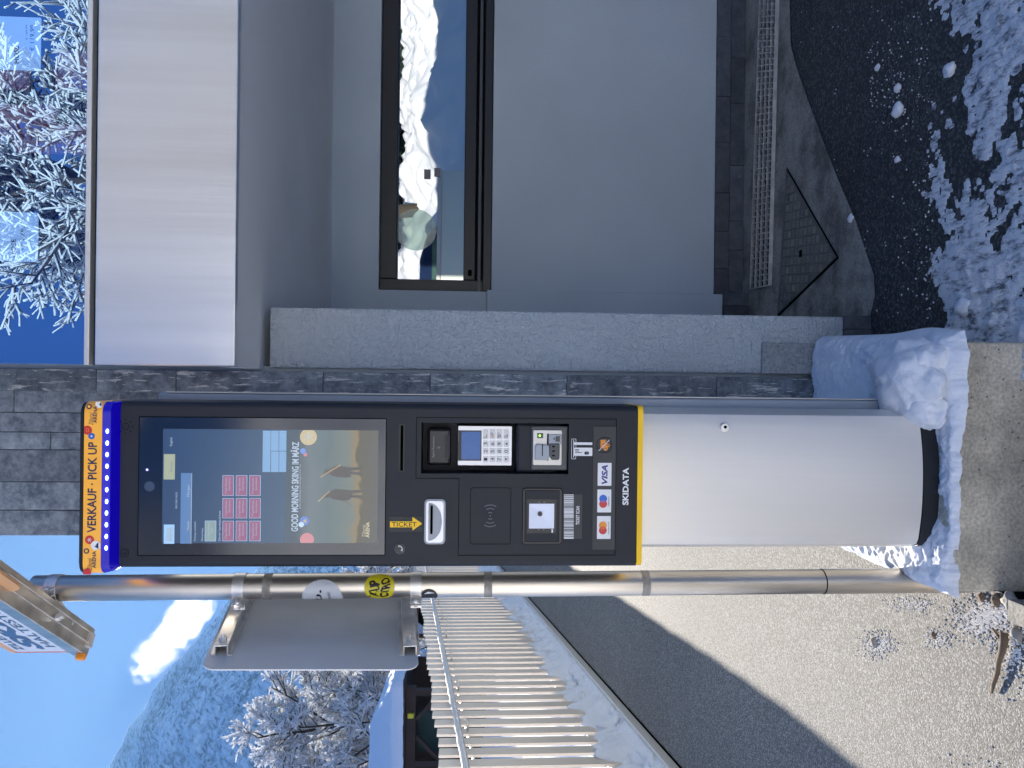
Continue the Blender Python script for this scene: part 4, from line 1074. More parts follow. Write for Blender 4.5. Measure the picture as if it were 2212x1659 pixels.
# ---------------------------------------------------------------- pole with clamps, boards and stickers
YL = 1.66
pt, pb = P(130, 1270.5, YL), P(1775, 1256, YL)
pdir = (pt - pb).normalized(); RP = .0275
def pole_at(X): z = P(X, 1262, YL).z; t = (z - pb.z) / pdir.z; return pb + pdir * t
pz0 = pb + pdir * ((.02 - pb.z) / pdir.z); pz1 = pb + pdir * 1.75
pole = thing('sign_pole', 'tall weathered stainless steel pole standing close beside the ticket machine', 'pole', tuple(pz0))
smooth_sides(MB().tube([pz0, pb], RP + .0006, 40).make('lower_tube', M['steel'], pole))
smooth_sides(MB().tube([pb + pdir * .001, pz1], RP, 40).make('upper_tube', M['steel'], pole))
smooth_sides(MB().tube([pb - pdir * .0012, pb + pdir * .0012], RP + .0009, 40).make('joint_ring', M['seam'], pole))
c = P(2066, 1290, YL)
fb = MB(); fb.tube([c + Vector((.012, 0, 0)), c + Vector((-.012, -.004, 0))], .007, 6); fb.tube([c + Vector((-.012, -.004, 0)), c + Vector((-.02, -.006, 0))], .004, 10)
fb.make('foot_bolt', M['steel2'], pole)
# pale glue rings left by old tape
M['tape'] = mat('old_tape_residue', (.34, .32, .29), .65, .6, .35, 60)
for X0, X1 in ((489, 502), (1905 * .3224, 0)):
    pass
for X in (1000 * .5486 + 42, 1080 * .5486 + 470, 1400):
    a = pole_at(X); smooth_sides(MB().tube([a, a + pdir * .018], RP + .0005, 40).make('tape_residue', M['tape'], pole))
def clamp(X, front_bolt=True, swing=0.0):
    a = pole_at(X); h = .024
    cl = thing('pipe_clamp', '', 'pipe clamp', tuple(a))
    smooth_sides(MB().tube([a - pdir * h / 2, a + pdir * h / 2], RP + .0022, 40).make('band', M['steel2'], cl), 30)
    mb = MB(); d = Vector((math.cos(R(215 + swing)), math.sin(R(215 + swing)), 0)); t = Vector((-d.y, d.x, 0))
    p = a + d * (RP + .001)
    mb.obox(p + t * .007 + d * 0, p + t * .007 + d * .016, (0, 0, 1), .003, h); mb.obox(p - t * .007, p - t * .007 + d * .016, (0, 0, 1), .003, h)
    mb.make('lug', M['steel2'], cl, bevel=.0008, seg=1)
    b = MB(); q = p + d * .009
    b.tube([q + t * .009, q - t * .010], .0035, 8); b.make('bolt_shank', M['steel2'], cl); b = MB(); b.tube([q + t * .0088, q + t * .0115, q + t * .0135], [.0085, .0080, .003], 16); b.make('bolt_head', M['steel2'], cl); b = MB(); b.tube([q - t * .009, q - t * .016], .0075, 6); b.tube([q - t * .0158, q - t * .022], .0035, 10)
    b.make('nut', M['steel2'], cl)
    mb = MB(); l0 = a + Vector((-RP, 0, 0)); mb.box(l0.x - .020, l0.x + .004, a.y - .012, a.y - .0085, a.z - h / 2, a.z + h / 2); mb.make('strap_end', M['steel2'], cl)
    return cl
k1 = clamp(121, swing=55); k1['label'] = 'uppermost pipe clamp, bolted round the pole under the bus stop board'
k2 = clamp(521); k2['label'] = 'pipe clamp holding the upper arm of the grey sign plate'
k3 = clamp(900); k3['label'] = 'pipe clamp holding the lower arm of the grey sign plate'
for k in (k1, k2, k3): k['group'] = 'clamps on the steel pole'
# grey sign plate seen from behind
sg = thing('sign_plate', 'grey metal sign seen from the back, mounted beside the pole', 'sign', tuple(P(893, 1290, 1.8)))
TR, BR, BL, TL = P(505, 1293, 1.80), P(892, 1288, 1.80), P(905, 1446, 1.476), P(432, 1446, 1.476)
ex = (BR - BL); ez = (TL - BL); Lx, Lz = ex.length, ez.length; ex.normalize(); ez.normalize()
BRx = BL + ex * (Lx * 1.5); nrm = ex.cross(ez).normalized(); nrm = -nrm if nrm.x < 0 else nrm
def plate_mesh(O, ex, ez, poly, n, th, name, m, parent, **k):
    V = [tuple(O + ex * a + ez * b) for a, b in poly] + [tuple(O + ex * a + ez * b - n * th) for a, b in poly]
    kk = len(poly); F = [tuple(range(kk)), tuple(reversed(range(kk, 2 * kk)))] + [(i, kk + i, kk + (i + 1) % kk, (i + 1) % kk) for i in range(kk)]
    return obj(name, V, F, m, parent, **k)
pol = rrect(0, Lx * 1.35, 0, Lz, .028, 6)
plate_mesh(BL, ex, ez, pol, nrm, .0025, 'plate', M['signback'], sg)
def channel(A, B, n, up, wd, dp, name, parent, th=.003):
    """C profile lying on the plate from A to B"""
    mb = MB(); A = Vector(A); B = Vector(B)
    mb.obox(A + n * dp, B + n * dp, n, wd, th)
    for s_ in (1, -1):
        mb.obox(A + n * dp / 2 + up * (s_ * (wd / 2 - th / 2)), B + n * dp / 2 + up * (s_ * (wd / 2 - th / 2)), n, th, dp - th)
        mb.obox(A + n * .002 + up * (s_ * (wd / 2 + .003)), B + n * .002 + up * (s_ * (wd / 2 + .003)), n, .009, th)
    return mb.make(name, M['steel2'], parent, bevel=.0006, seg=1)
for (zz, nm) in ((Lz - .030, 'upper'), (.016, 'lower')):
    A = BL + ez * zz + ex * .050; B = BL + ez * zz + ex * (Lx * .98)
    ch = channel(A, B, nrm, ez, .028, .022, 'mounting_channel', sg)
    b = MB(); q = A + ex * .022 + nrm * .0235; b.tube([q, q + nrm * .007], .0075, 6); b.tube([q + nrm * .007, q + nrm * .012], .004, 10); b.make('bolt', M['steel2'], ch)
    q = A + ex * (Lx * .62) + nrm * .0236
    for qq in (q, q + ex * .02): MB().tube([qq, qq + nrm * .0012], .005, 14).make('rivet', M['steel2'], ch)
# round stickers and a torn one, wrapped on the pole
def wrap_disc(name, X, r, phi0, m, label, clipx=None, extra=None, rr=.0009):
    c = pole_at(X); V = []; F = []; nr, na = 8, 40
    t = thing(name, label, 'sticker', tuple(c))
    def w(a, b, lift=0):
        ph = phi0 + a / RP; rad = RP + rr + lift
        return tuple(c + pdir * b + Vector((math.sin(ph) * rad, -math.cos(ph) * rad, 0)))
    V.append(w(0, 0))
    for i in range(1, nr + 1):
        for k in range(na):
            an = 2 * math.pi * k / na; V.append(w(r * i / nr * math.cos(an), r * i / nr * math.sin(an)))
    for k in range(na): F.append((0, 1 + k, 1 + (k + 1) % na))
    for i in range(nr - 1):
        for k in range(na):
            a = 1 + i * na; F.append((a + k, a + na + k, a + na + (k + 1) % na, a + (k + 1) % na))
    obj('film', V, F, m, t, smooth=True)
    return t, w
def wrap_text(w, s, a0, a1, b0, b1, m, t, bold=0, shear=0, warp=None):
    V, F = text_mesh(s, bold, shear)
    x0, x1 = min(v[0] for v in V), max(v[0] for v in V); y0, y1 = min(v[1] for v in V), max(v[1] for v in V)
    W = []
    for v in V:
        a = (v[0] - x0) / (x1 - x0); b = (v[1] - y0) / (y1 - y0)
        if warp: a, b = warp(a, b)
        W.append(w(a0 + (a1 - a0) * a, b0 + (b1 - b0) * b, .0004))
    obj('lettering', W, F, m, t)
st1, wf = wrap_disc('round_sticker', 701, .044, R(-48), M['whitestk'], 'round white sticker with a black ring and the word repair on the pole')
wrap_text(wf, 'lo.', -.020, .022, .001, .022, M['rubberline'], st1, .015)
wrap_text(wf, 'erepair', -.016, .018, -.020, -.010, M['rubberline'], st1)
V = [wf(a, b, .0005) for a, b in ((-.02, -.0055), (.02, -.0055), (.02, -.0047), (-.02, -.0047))]
obj('rule_line', V, [(0, 1, 2, 3)], M['blueprint'], st1)
st2, wf = wrap_disc('round_sticker', 823, .033, R(6), M['yellowstk'], 'round yellow sticker with thick wavy black lettering on the pole')
wv = lambda a, b: (a + .05 * math.sin(b * 5), b + .10 * math.sin(a * 7))
wrap_text(wf, 'ZUP', -.023, .015, .001, .023, M['rubberline'], st2, .05, .1, wv)
wrap_text(wf, 'CTRO', -.024, .019, -.022, -.002, M['rubberline'], st2, .05, -.1, wv)
st3, wf = wrap_disc('torn_sticker', 928, .019, R(-42), M['rubberline'], 'small black and white sticker peeling under the lower pipe clamp')
V = [wf(a, b, .0005) for a, b in ((-.012, -.012), (.010, -.012), (.013, .002), (.008, .010), (-.012, .010))]
obj('white_field', V, [tuple(range(5))], M['whitestk'], st3)
wrap_text(wf, 'EK', -.008, .004, -.004, .006, M['rubberline'], st3)

# skibus board high on the pole, its lower edge an aluminium channel
UA, UB = P(192, 1388, 1.78), P(0, 1252, 1.44)
ud = (UB - UA); ud.z = 0; ud.normalize(); UA = UA - ud * .0
zb0 = UA.z; E = UA + ud * 1.0
nf = Vector((ud.y, -ud.x, 0)); nf = nf if nf.x < 0 else -nf
hh = P(44, 1388, 1.78).z - UA.z
ub = thing('bus_stop_board', 'orange edged bus stop board with blue writing high up on the pole', 'sign', tuple(UA))
up = Vector((0, 0, 1)); O = UA + up * .012 + nf * .022
plate_mesh(O, ud, up, [(0, 0), (.80, 0), (.80, hh), (0, hh)], nf, .004, 'panel', M['boardorange'], ub)
O2 = O + nf * .0006
plate_mesh(O2, ud, up, [(.010, .026), (.79, .026), (.79, hh - .018), (.010, hh - .018)], nf, .0004, 'white_field', mat('white_enamel', (.62, .66, .74), .35, 0, .03, 8), ub)
plate_mesh(O + nf * .0011, ud, up, [(.006, .020), (.010, .020), (.010, hh - .012), (.006, hh - .012)], nf, .0004, 'red_line', M['red'], ub)
def board_text(s, a0, a1, b0, b1, m, bold=0, shear=0):
    V, F = text_mesh(s, bold, shear)
    x0, x1 = min(v[0] for v in V), max(v[0] for v in V); y0, y1 = min(v[1] for v in V), max(v[1] for v in V)
    Oo = O + nf * .0014
    W = [tuple(Oo + ud * (a0 + (a1 - a0) * (v[0] - x0) / (x1 - x0)) + up * (b0 + (b1 - b0) * (v[1] - y0) / (y1 - y0))) for v in V]
    obj('lettering', W, F, m, ub)
M['boardblue'] = plain('board_blue_print', (.05, .12, .24), .4)
board_text('ZILLERTAL ARENA', .028, .36, hh - .044, hh - .026, M['boardblue'], .01)
board_text('SKIBUS', .030, .52, .062, hh - .052, M['boardblue'], .05, .3)
board_text('HALTESTELLE', .05, .40, .034, .054, M['boardblue'], .01)
chb = MB(); th = .003; wd = .062
A = UA - up * .004; B = E - up * .004
chb.obox(A, B, (0, 0, 1), wd, th); 
for s_ in (1, -1): chb.obox(A + nf * (s_ * (wd / 2 - th / 2)) + up * .014, B + nf * (s_ * (wd / 2 - th / 2)) + up * .014, (0, 0, 1), th, .028)
chb.obox(A + nf * .006 - up * .004, B + nf * .006 - up * .004, (0, 0, 1), .003, .005); chb.obox(A - nf * .018 - up * .003, B - nf * .018 - up * .003, (0, 0, 1), .004, .004)
cb2 = chb.make('bottom_channel', M['steel'], ub, bevel=.001, seg=1)
for s__ in (.012, .40):
    bb = MB(); q = A + ud * s__ + nf * (wd / 2 + .004) + up * .006; bb.obox(q - ud * .007, q + ud * .010, (0, 0, 1), .016, .020); bb.make('orange_clip', M['orangeprint'], ub, bevel=.004)
bb = MB(); q = A + ud * .19 - up * .006; bb.tube([q, q - up * .010], .0085, 6); bb.tube([q - up * .010, q - up * .016], .004, 8); bb.make('bolt', M['steel2'], cb2)
q = A + ud * .018 - up * .004; MB().obox(q - ud * .01, q + ud * .01, (0, 0, 1), .03, .012).make('end_block', M['steel2'], cb2)
q = A + ud * .105; a_ = pole_at(121)
MB().tube([q - nf * .01 + up * .005, a_ + Vector((0, 0, .015))], .009, 12).make('holding_rod', M['steel2'], ub)
# second, rounded orange panel nearer the viewer
O3 = UA + ud * .37 + up * -.035 + nf * .008
r2 = rrect(0, .45, 0, .28, .035, 6)
sp2 = plate_mesh(O3, ud, up, r2, nf, .006, 'rounded_panel', M['boardorange'], ub)
cc = [(.075 + .028 * math.cos(2 * math.pi * i / 24), .075 + .028 * math.sin(2 * math.pi * i / 24)) for i in range(24)]
plate_mesh(O3 + nf * .001, ud, up, cc, nf, .0008, 'purple_badge', M['purple'], ub)

# ---------------------------------------------------------------- fence
HF = P(947, 1640, (FA + fd * .1).y).z - fpt(.1).z
fence = thing('metal_fence', 'long railing of tall flat steel bars along the road with a snow topped handrail', 'fence', tuple(fpt(0)))
SP = .158
s_first = -.45; NSL = 60
for i in range(NSL):
    s = s_first + i * SP; a = fpt(s); b = fpt(s + .100)
    z0 = a.z + .13; z1 = a.z + HF + .035 * math.sin(i * .9) * .3
    V = []; th = .015
    for (p, zl) in ((a, 0), (b, 0)):
        for o_ in (0, th): V += [(p.x + fn.x * o_, p.y + fn.y * o_, z0), (p.x + fn.x * o_, p.y + fn.y * o_, z1)]
    F = [(0, 1, 3, 2), (4, 6, 7, 5), (0, 4, 5, 1), (2, 3, 7, 6), (1, 5, 7, 3), (0, 2, 6, 4)]
    obj('slat', V, F, M['fence'], fence)
mb = MB(); pr_ = [fpt(-1.2 + .3 * i, -.03) + Vector((0, 0, HF * .82)) for i in range(36)]; mb.tube(pr_, .008, 8); mb.make('back_rail', M['steel2'], fence)
mb = MB(); pr_ = [fpt(-1.2 + .3 * i, -.03) + Vector((0, 0, .2)) for i in range(36)]; mb.tube(pr_, .008, 8); mb.make('lower_rail', M['steel2'], fence)
hr = P(1000, 1645, FA.y).z - fpt(0).z; HO = .085
hz_ = HF - .135
hp = [fpt(-1.2 + .12 * i, HO) + Vector((0, 0, hz_)) for i in range(90)]
hrail = MB().tube(hp, .014, 12).make('handrail', M['steel2'], fence, smooth=True)
# snow lying along the handrail
mb = MB(); base = 0
sp_ = [fpt(-1.2 + .035 * i, HO) + Vector((0, 0, hz_ + .012 + .006 * noise.noise(Vector((i * .3, 0, 0))))) for i in range(300)]
mb.tube(sp_, [.016 + .008 * noise.noise(Vector((i * .21, 3, 0))) + .004 * noise.noise(Vector((i * .9, 5, 0))) for i in range(300)], 8)
mb.make('rail_snow', M['snowtwig'], fence, smooth=True)
for i in range(1, NSL, 5):
    p = fpt(s_first + i * SP + .05, .01); q = fpt(s_first + i * SP + .05, HO)
    z = Vector((0, 0, hz_))
    MB().tube([q + z, q + z - Vector((0, 0, .05)), q + z - Vector((0, 0, .062)) - fn * .012, p + z - Vector((0, 0, .062))], .006, 8).make('bracket', M['steel2'], fence, smooth=True)
# steel edging at the road, snow piled between edging and bars
mb = MB(); ep = [fpt(-2 + .3 * i, .165) + Vector((0, 0, .02)) for i in range(48)]
for a, b in zip(ep, ep[1:]): mb.obox(a, b, (0, 0, 1), .016, .05)
tag(mb.make('steel_edging', M['alu']), 'thin upright steel strip edging the road below the fence', 'edging')
gp = [fpt(-2 + .3 * i, .192) + Vector((0, 0, .003)) for i in range(48)]; gq = [fpt(-2 + .3 * i, .178) + Vector((0, 0, .003)) for i in range(48)]
tag(obj('road_edge_gap', gp + gq, [(i, i + 1, 49 + i, 48 + i) for i in range(47)], M['void']), kind='structure')
V = []; F = []; na, nb2 = 420, 22
for i in range(na + 1):
    s = -1.5 + 11.5 * i / na
    for j in range(nb2 + 1):
        o_ = -.16 + .315 * j / nb2; p = fpt(s, o_); t = j / nb2
        h = .02 + .15 * math.exp(-((t - .45) / .34) ** 2) * (1 + .7 * noise.noise(Vector((s * 3.1, o_ * 5, 0))) + 1.1 * noise.noise(Vector((s * 9, o_ * 12, 2))) + .6 * abs(noise.noise(Vector((s * 17, o_ * 22, 2))))) + .03 * noise.noise(Vector((s * 24, o_ * 30, 5)))
        if j in (0, nb2): h = -.02
        V.append((p.x, p.y, p.z + max(-.02, h)))
for i in range(na):
    for j in range(nb2):
        a = i * (nb2 + 1) + j; F.append((a, a + 1, a + nb2 + 2, a + nb2 + 1))
tag(obj('snow_ridge', V, F, M['snow'], smooth=True), 'lumpy ridge of grey snow lying along the foot of the fence', 'snow', kind='stuff')

def blob_into(mb, c, r, sub, seed, amp=.3, fr=1.7):
    bm_ = bmesh.new(); bmesh.ops.create_icosphere(bm_, subdivisions=sub, radius=1); n = len(mb.V)
    for v in bm_.verts:
        p = v.co; q = p * (1 + amp * noise.noise(p * fr + Vector((seed * 3.1, seed, 0))) + amp * .4 * noise.noise(p * fr * 3.1 + Vector((seed, 0, seed * 2))))
        mb.V.append((c[0] + q.x * r[0], c[1] + q.y * r[1], c[2] + q.z * r[2]))
    mb.F += [tuple(n + x.index for x in f.verts) for f in bm_.faces]; bm_.free()
mb = MB(); rl = random.Random(17)
for i in range(330):
    s_ = -1.3 + 9.5 * (i / 330) ** .9; o_ = rl.uniform(-.10, .13); p = fpt(s_ + rl.uniform(-.05, .05), o_)
    k = rl.uniform(.018, .055) * (1.15 - abs(o_) * 4)
    hh_ = .02 + .11 * math.exp(-((o_ + .02) / .09) ** 2)
    blob_into(mb, (p.x, p.y, p.z + hh_), (k, k * 1.1, k * .8), 2, i, .45)
tag(mb.make('snow_clods', M['snow'], smooth=True), 'crumbling clods of snow heaped against the bars of the fence', 'snow', kind='stuff')
mb = MB()
for k, (x, y, z, rx_, ry_, rz_) in enumerate(((.020, 1.615, .040, .088, .110, .058), (-.045, 1.60, .030, .050, .080, .040), (.062, 1.70, .045, .040, .050, .036), (.060, 1.56, .030, .045, .050, .038), (.085, 1.80, .020, .030, .045, .028), (-.01, 1.72, .020, .06, .06, .03))):
    blob_into(mb, (x, y, zpt + z), (rx_, ry_, rz_), 5, k + 60, .22, 1.3)
tag(mb.make('snow_mound', M['snow'], smooth=True), 'plump mound of snow on the block at the right foot of the ticket machine', 'snow mound')
# ---------------------------------------------------------------- snow on the block and the forecourt
def fb_(x, y, f, o=4, s=0):
    v = 0; a = 1
    for k in range(o): v += a * noise.noise(Vector((x * f, y * f, s + k * 7.3))); a *= .55; f *= 2.1
    return v
def hblock(x, y):
    h = .006 + .010 * fb_(x, y, 14, 4, 1)
    gx = lambda cx_, cy_, rx_, ry_, e=2.6: math.exp(-(abs((x - cx_) / rx_) ** e + abs((y - cy_) / ry_) ** e))
    h += .020 * gx(.030, 1.640, .095, .115, 4) * (1 + .25 * fb_(x, y, 9, 3, 5))
    h += .024 * gx(-.0, 1.93, .16, .2, 4)
    h += .030 * gx(-.375, 1.85, .07, .34, 4) * (1 + .3 * fb_(x, y, 18, 3, 8))
    h -= .012 * gx(-.19, 1.56, .20, .035, 6)
    return h
nx_, ny_ = 260, 300; x0_, x1_, y0_, y1_ = PX0 - .012, PX1 + .02, PY0 - .006, YP - .02
V = []; F = []
for j in range(ny_ + 1):
    for i in range(nx_ + 1):
        u, v = i / nx_, j / ny_
        y = y0_ + (y1_ - y0_) * v; x = x0_ + (x1_ + .03 * v - x0_) * u
        yy = y + .010 * fb_(x, 0, 16, 4, 3) * max(0, 1 - v * 12) - .022 * max(0, 1 - v * 10) * math.exp(-((x - .03) / .10) ** 4)
        e = min(1, u * 14, (1 - u) * 14, v * 16)
        e = math.sqrt(max(0, 1 - (1 - e) ** 2))
        h = hblock(x, y)
        z = zpt - .010 + (h + .016) * e + .0018 * fb_(x, y, 70, 3, 11) * min(1, e * 1.5)
        yy += .0045 * fb_(x, y, 33, 3, 13) * max(0, 1 - v * 9)
        xx = x + .006 * fb_(y, x, 18, 3, 6) * (1 - min(1, u * 10)) + .012 * math.exp(-((y - 1.62) / .1) ** 2) * max(0, u * 6 - 5)
        V.append((xx, yy, z))
for j in range(ny_):
    for i in range(nx_):
        a = j * (nx_ + 1) + i; F.append((a, a + 1, a + nx_ + 2, a + nx_ + 1))
tag(obj('snow_cover', V, F, M['snow'], smooth=True), 'thick rounded snow on the concrete block round the foot of the ticket machine', 'snow', kind='stuff')
# melting trodden snow on the forecourt
nx_, ny_ = 380, 150; x0_, x1_, y0_, y1_ = .02, 1.75, 1.25, 2.02
H = []
for j in range(ny_ + 1):
    for i in range(nx_ + 1):
        x = x0_ + (x1_ - x0_) * i / nx_; y = y0_ + (y1_ - y0_) * j / ny_
        edge = 1.84 + .04 * fb_(x, 0, 4, 3, 1)
        m_ = (edge - y) / .16
        h = .10 + 1.25 * fb_(x * .75 - y * .3, y * .9, 5.2, 5, 2) + .62 * fb_(x, y, 30, 4, 9)
        h = min(h, m_ + .4 * fb_(x, y, 30, 3, 4)) if m_ < 1 else h
        if x < .36: h += 1.6 * (1 - x / .36) * max(0, min(1, (1.83 - y) / .1))
        H.append(.006 * max(-.3, min(h, .9)) + (.012 * max(0, h - .9) if h > .9 else 0))
V = [(x0_ + (x1_ - x0_) * i / nx_, y0_ + (y1_ - y0_) * j / ny_, .0008 + H[j * (nx_ + 1) + i]) for j in range(ny_ + 1) for i in range(nx_ + 1)]
F = []
for j in range(ny_):
    for i in range(nx_):
        a = j * (nx_ + 1) + i; f = (a, a + 1, a + nx_ + 2, a + nx_ + 1)
        if max(H[k] for k in f) > 0: F.append(f)
tag(obj('trodden_snow', V, F, M['thinsnow'], smooth=True), 'patchy trodden snow melting on the dark forecourt asphalt', 'snow', kind='stuff')
# lumps
lump_px = [(1945, 238, .020, 'egg sized snow lump lying alone on the dark asphalt beside the trodden snow'), (1898, 146, .010, 'small flat snow crumb on the asphalt, farthest from the block'), (1942, 190, .012, 'small snow lump just behind the egg sized one on the asphalt'), (1841, 472, .013, 'pale snow lump on the edge of the wet concrete apron'), (1940, 345, .009, 'tiny snow crumb alone midway along the asphalt'), (2056, 150, .017, 'round snow lump sitting on top of the trodden snow'), (1590, 272, .014, 'snow chip lying at the foot of the stone skirting'), (1900, 130, .009, ''), (2088, 665, .022, 'rounded snow lump beside the concrete block')]
for k, (X, Y, r_, lab) in enumerate(lump_px):
    if not lab: continue
    p = G(X, Y, .0); 
    tag(blob('snow_lump', (p.x, p.y, r_ * .35), (r_, r_ * 1.2, r_ * .6), M['snow'], 3, k + 3, .35, 1.6), lab, 'snow lump', 'snow lumps on the ground')
mb = MB(); rr2 = random.Random(21)
def crumb(mb, c, r):
    n = len(mb.V); d = [Vector((1, 0, 0)), Vector((-1, 0, 0)), Vector((0, 1, 0)), Vector((0, -1, 0)), Vector((0, 0, 1)), Vector((0, 0, -1))]
    mb.V += [tuple(Vector(c) + v * (r * rr2.uniform(.6, 1.3))) for v in d]
    mb.F += [(n + a, n + b, n + 4) for a, b in ((0, 2), (2, 1), (1, 3), (3, 0))] + [(n + b, n + a, n + 5) for a, b in ((0, 2), (2, 1), (1, 3), (3, 0))]
for i in range(420):
    t = rr2.random() ** 2.2; Y = rr2.uniform(-60, 690); X = 2010 - 330 * t + rr2.uniform(-8, 8)
    p = G(X, Y, .002); crumb(mb, p, rr2.choice((.0010, .0014, .0020, .0035)) * (1 - .4 * t))
for i in range(120):
    p = G(rr2.uniform(1880, 1960), rr2.gauss(170, 60), .002); crumb(mb, p, rr2.choice((.0012, .002, .003)))
for i in range(14):
    p = G(rr2.uniform(1560, 1625), rr2.uniform(0, 640), .002); crumb(mb, p, .003)
tag(mb.make('snow_crumbs', M['snow']), 'fine snow crumbs scattered over the dark asphalt', 'snow crumbs', kind='stuff')
# icy grit on the sunny road, pebbles and a twig
M['ice'] = plain('clear_grit', (.92, .88, .82), .25, spec=.6)
mb = MB()
def patch(X, Y, sx, sy, n, r):
    for i in range(n):
        p = on_road(X + rr2.gauss(0, sx), Y + rr2.gauss(0, sy)); crumb(mb, (p.x, p.y, p.z + r * .4), r * rr2.uniform(.5, 1.2))
patch(1898, 1392, 18, 14, 420, .0030); patch(2028, 1380, 14, 10, 160, .0028); patch(1975, 1305, 22, 10, 220, .0028)
patch(2130, 1335, 34, 22, 900, .0032); patch(2185, 1400, 22, 35, 420, .0032); patch(2120, 1650, 60, 20, 30, .003)
tag(mb.make('icy_grit', M['ice']), 'glittering grains of ice and salt in patches on the sunny road', 'grit', kind='stuff')
for k, (X, Y, r_, lab) in enumerate([(1893, 1388, .013, 'pale pebble in the middle of the largest round grit patch'), (2021, 1372, .008, 'small brown pebble in the little grit patch nearer the kerb'), (2190, 1300, .020, 'pale stone at the corner of the concrete block beside the road'), (2160, 1296, .013, 'dark wet stone in the gap beside the concrete block'), (2125, 1290, .010, 'small dark stone closest to the foot of the pole'), (2203, 1372, .016, 'brown stone at the thick end of the dry twig')]):
    p = on_road(X, Y)
    tag(blob('pebble', (p.x, p.y, p.z + r_ * .3), (r_, r_ * .8, r_ * .7), M['stonec'] if k in (0, 2, 5) else M['twig'], 3, k + 30, .4, 1.4), lab, 'pebble', 'pebbles on the road')
tw = [on_road(X, Y) + Vector((0, 0, .008 + l)) for X, Y, l in ((2150, 1496, .0), (2158, 1478, .002), (2166, 1455, .003), (2172, 1430, .006), (2182, 1408, .008), (2184, 1388, .007), (2183, 1366, .004))]
mb = MB(); mb.tube(tw, [.0030, .0042, .0050, .0055, .0068, .0078, .0075], 8); mb.tube([tw[5], tw[5] + Vector((.02, .03, .004))], [.004, .003], 6)
tag(mb.make('twig', M['twig'], smooth=True), 'dry forked twig lying on the sunny road near the kerb', 'twig')

# ---------------------------------------------------------------- snow-laden trees
def make_tree(seed, H, spread, n_limb=15, sub=(7, 7, 3), snow_k=1.0, base_clear=.18, tr=.16):
    rt = random.Random(seed); W = MB(); S = MB()
    def rv(k): return Vector((rt.uniform(-k, k), rt.uniform(-k, k), rt.uniform(-k, k)))
    def seg(pts, r0, r1, n=4, snow=True, sr=.02):
        k = len(pts); W.tube(pts, [r0 + (r1 - r0) * i / (k - 1) for i in range(k)], n, cap=False)
        if snow:
            q = []; rr = []
            for i, p in enumerate(pts):
                hz = 1.0
                q.append(p + Vector((0, 0, r0 * .6 + sr * .7))); rr.append(sr * rt.uniform(.55, 1.25))
            S.tube(q, rr, 4)
    def grow(p, d, L, r, lev):
        k = 4 if lev < 2 else 3
        pts = [p]; dd = d.copy()
        for i in range(k - 1):
            dd = (dd + rv(.20) + Vector((0, 0, (.10 if lev == 0 else -.05)))).normalized(); pts.append(pts[-1] + dd * (L / (k - 1)))
        seg(pts, r, r * .45, 5 if lev == 0 else 3, True, (.045, .036, .030, .026)[lev] * snow_k)
        if lev < 3:
            for i in range(sub[lev]):
                t = rt.uniform(.22, 1); f = t * (k - 1); a = min(int(f), k - 2)
                q = pts[a].lerp(pts[a + 1], f - a)
                side = dd.cross(rv(1)).normalized()
                nd = (dd * rt.uniform(.5, 1.0) + side * rt.uniform(.6, 1.0) + Vector((0, 0, rt.uniform(-.1, .35)))).normalized()
                grow(q, nd, L * rt.uniform(.32, .55), r * .5, lev + 1)
    trunk = [Vector((0, 0, 0))]
    for i in range(8): trunk.append(trunk[-1] + Vector((rt.uniform(-.12, .12), rt.uniform(-.12, .12), H * .72 / 8)))
    T = MB(); T.tube(trunk, [tr * (1 - .085 * i) for i in range(9)], 9)
    for i in range(n_limb):
        t = base_clear + (1 - base_clear) * (i + rt.random()) / n_limb; f = t * 8; a = min(int(f), 7); q = trunk[a].lerp(trunk[a + 1], f - a)
        an = i * 2.4 + rt.uniform(-.4, .4); up_ = .35 + 1.1 * t
        d = Vector((math.cos(an), math.sin(an), up_)).normalized()
        grow(q, d, spread * (1.15 - .55 * t) * rt.uniform(.8, 1.15), tr * .38, 0)
    return T, W, S
def plant(name, label, parts, loc, rz=0, s=1, group=None, first=None):
    if first is None:
        t = thing(name, label, 'tree', (0, 0, 0), group)
        T, W, S = parts
        T.make('trunk', M['bark'], t, smooth=True); W.make('branches', M['bark'], t); S.make('branch_snow', M['snowtwig'], t, smooth=True)
    else:
        t = first.copy(); COL.objects.link(t); t['label'] = label
        for ch in first.children:
            c = ch.copy(); COL.objects.link(c); c.parent = t
    t.location = loc; t.rotation_euler = (0, 0, rz); t.scale = (s, s, s)
    return t
TG = 'snow covered trees behind the fence'
t1 = plant('snowy_tree', 'snow laden tree behind the hut, widest of the group', make_tree(4, 9.8, 3.7, 17, (8, 7, 4), 1.35), (-13.2, 29, .2), .3, 1.0, TG)
plant('snowy_tree', 'snow laden tree at the edge of the view behind the hut roof', None, (-17.5, 30, .1), 2.1, 1.05, TG, t1)
plant('snowy_tree', 'shorter snow laden tree showing behind the grey sign plate', None, (-9.9, 31, .2), 4.0, .74, TG, t1)
plant('snowy_tree', 'low snow laden tree in the gap between pole and ticket machine', None, (-7.4, 33, .2), 5.2, .70, TG, t1)
plant('snowy_tree', 'snow laden tree standing farther back between the two tallest', None, (-15.2, 35, .2), 1.2, .92, TG, t1)

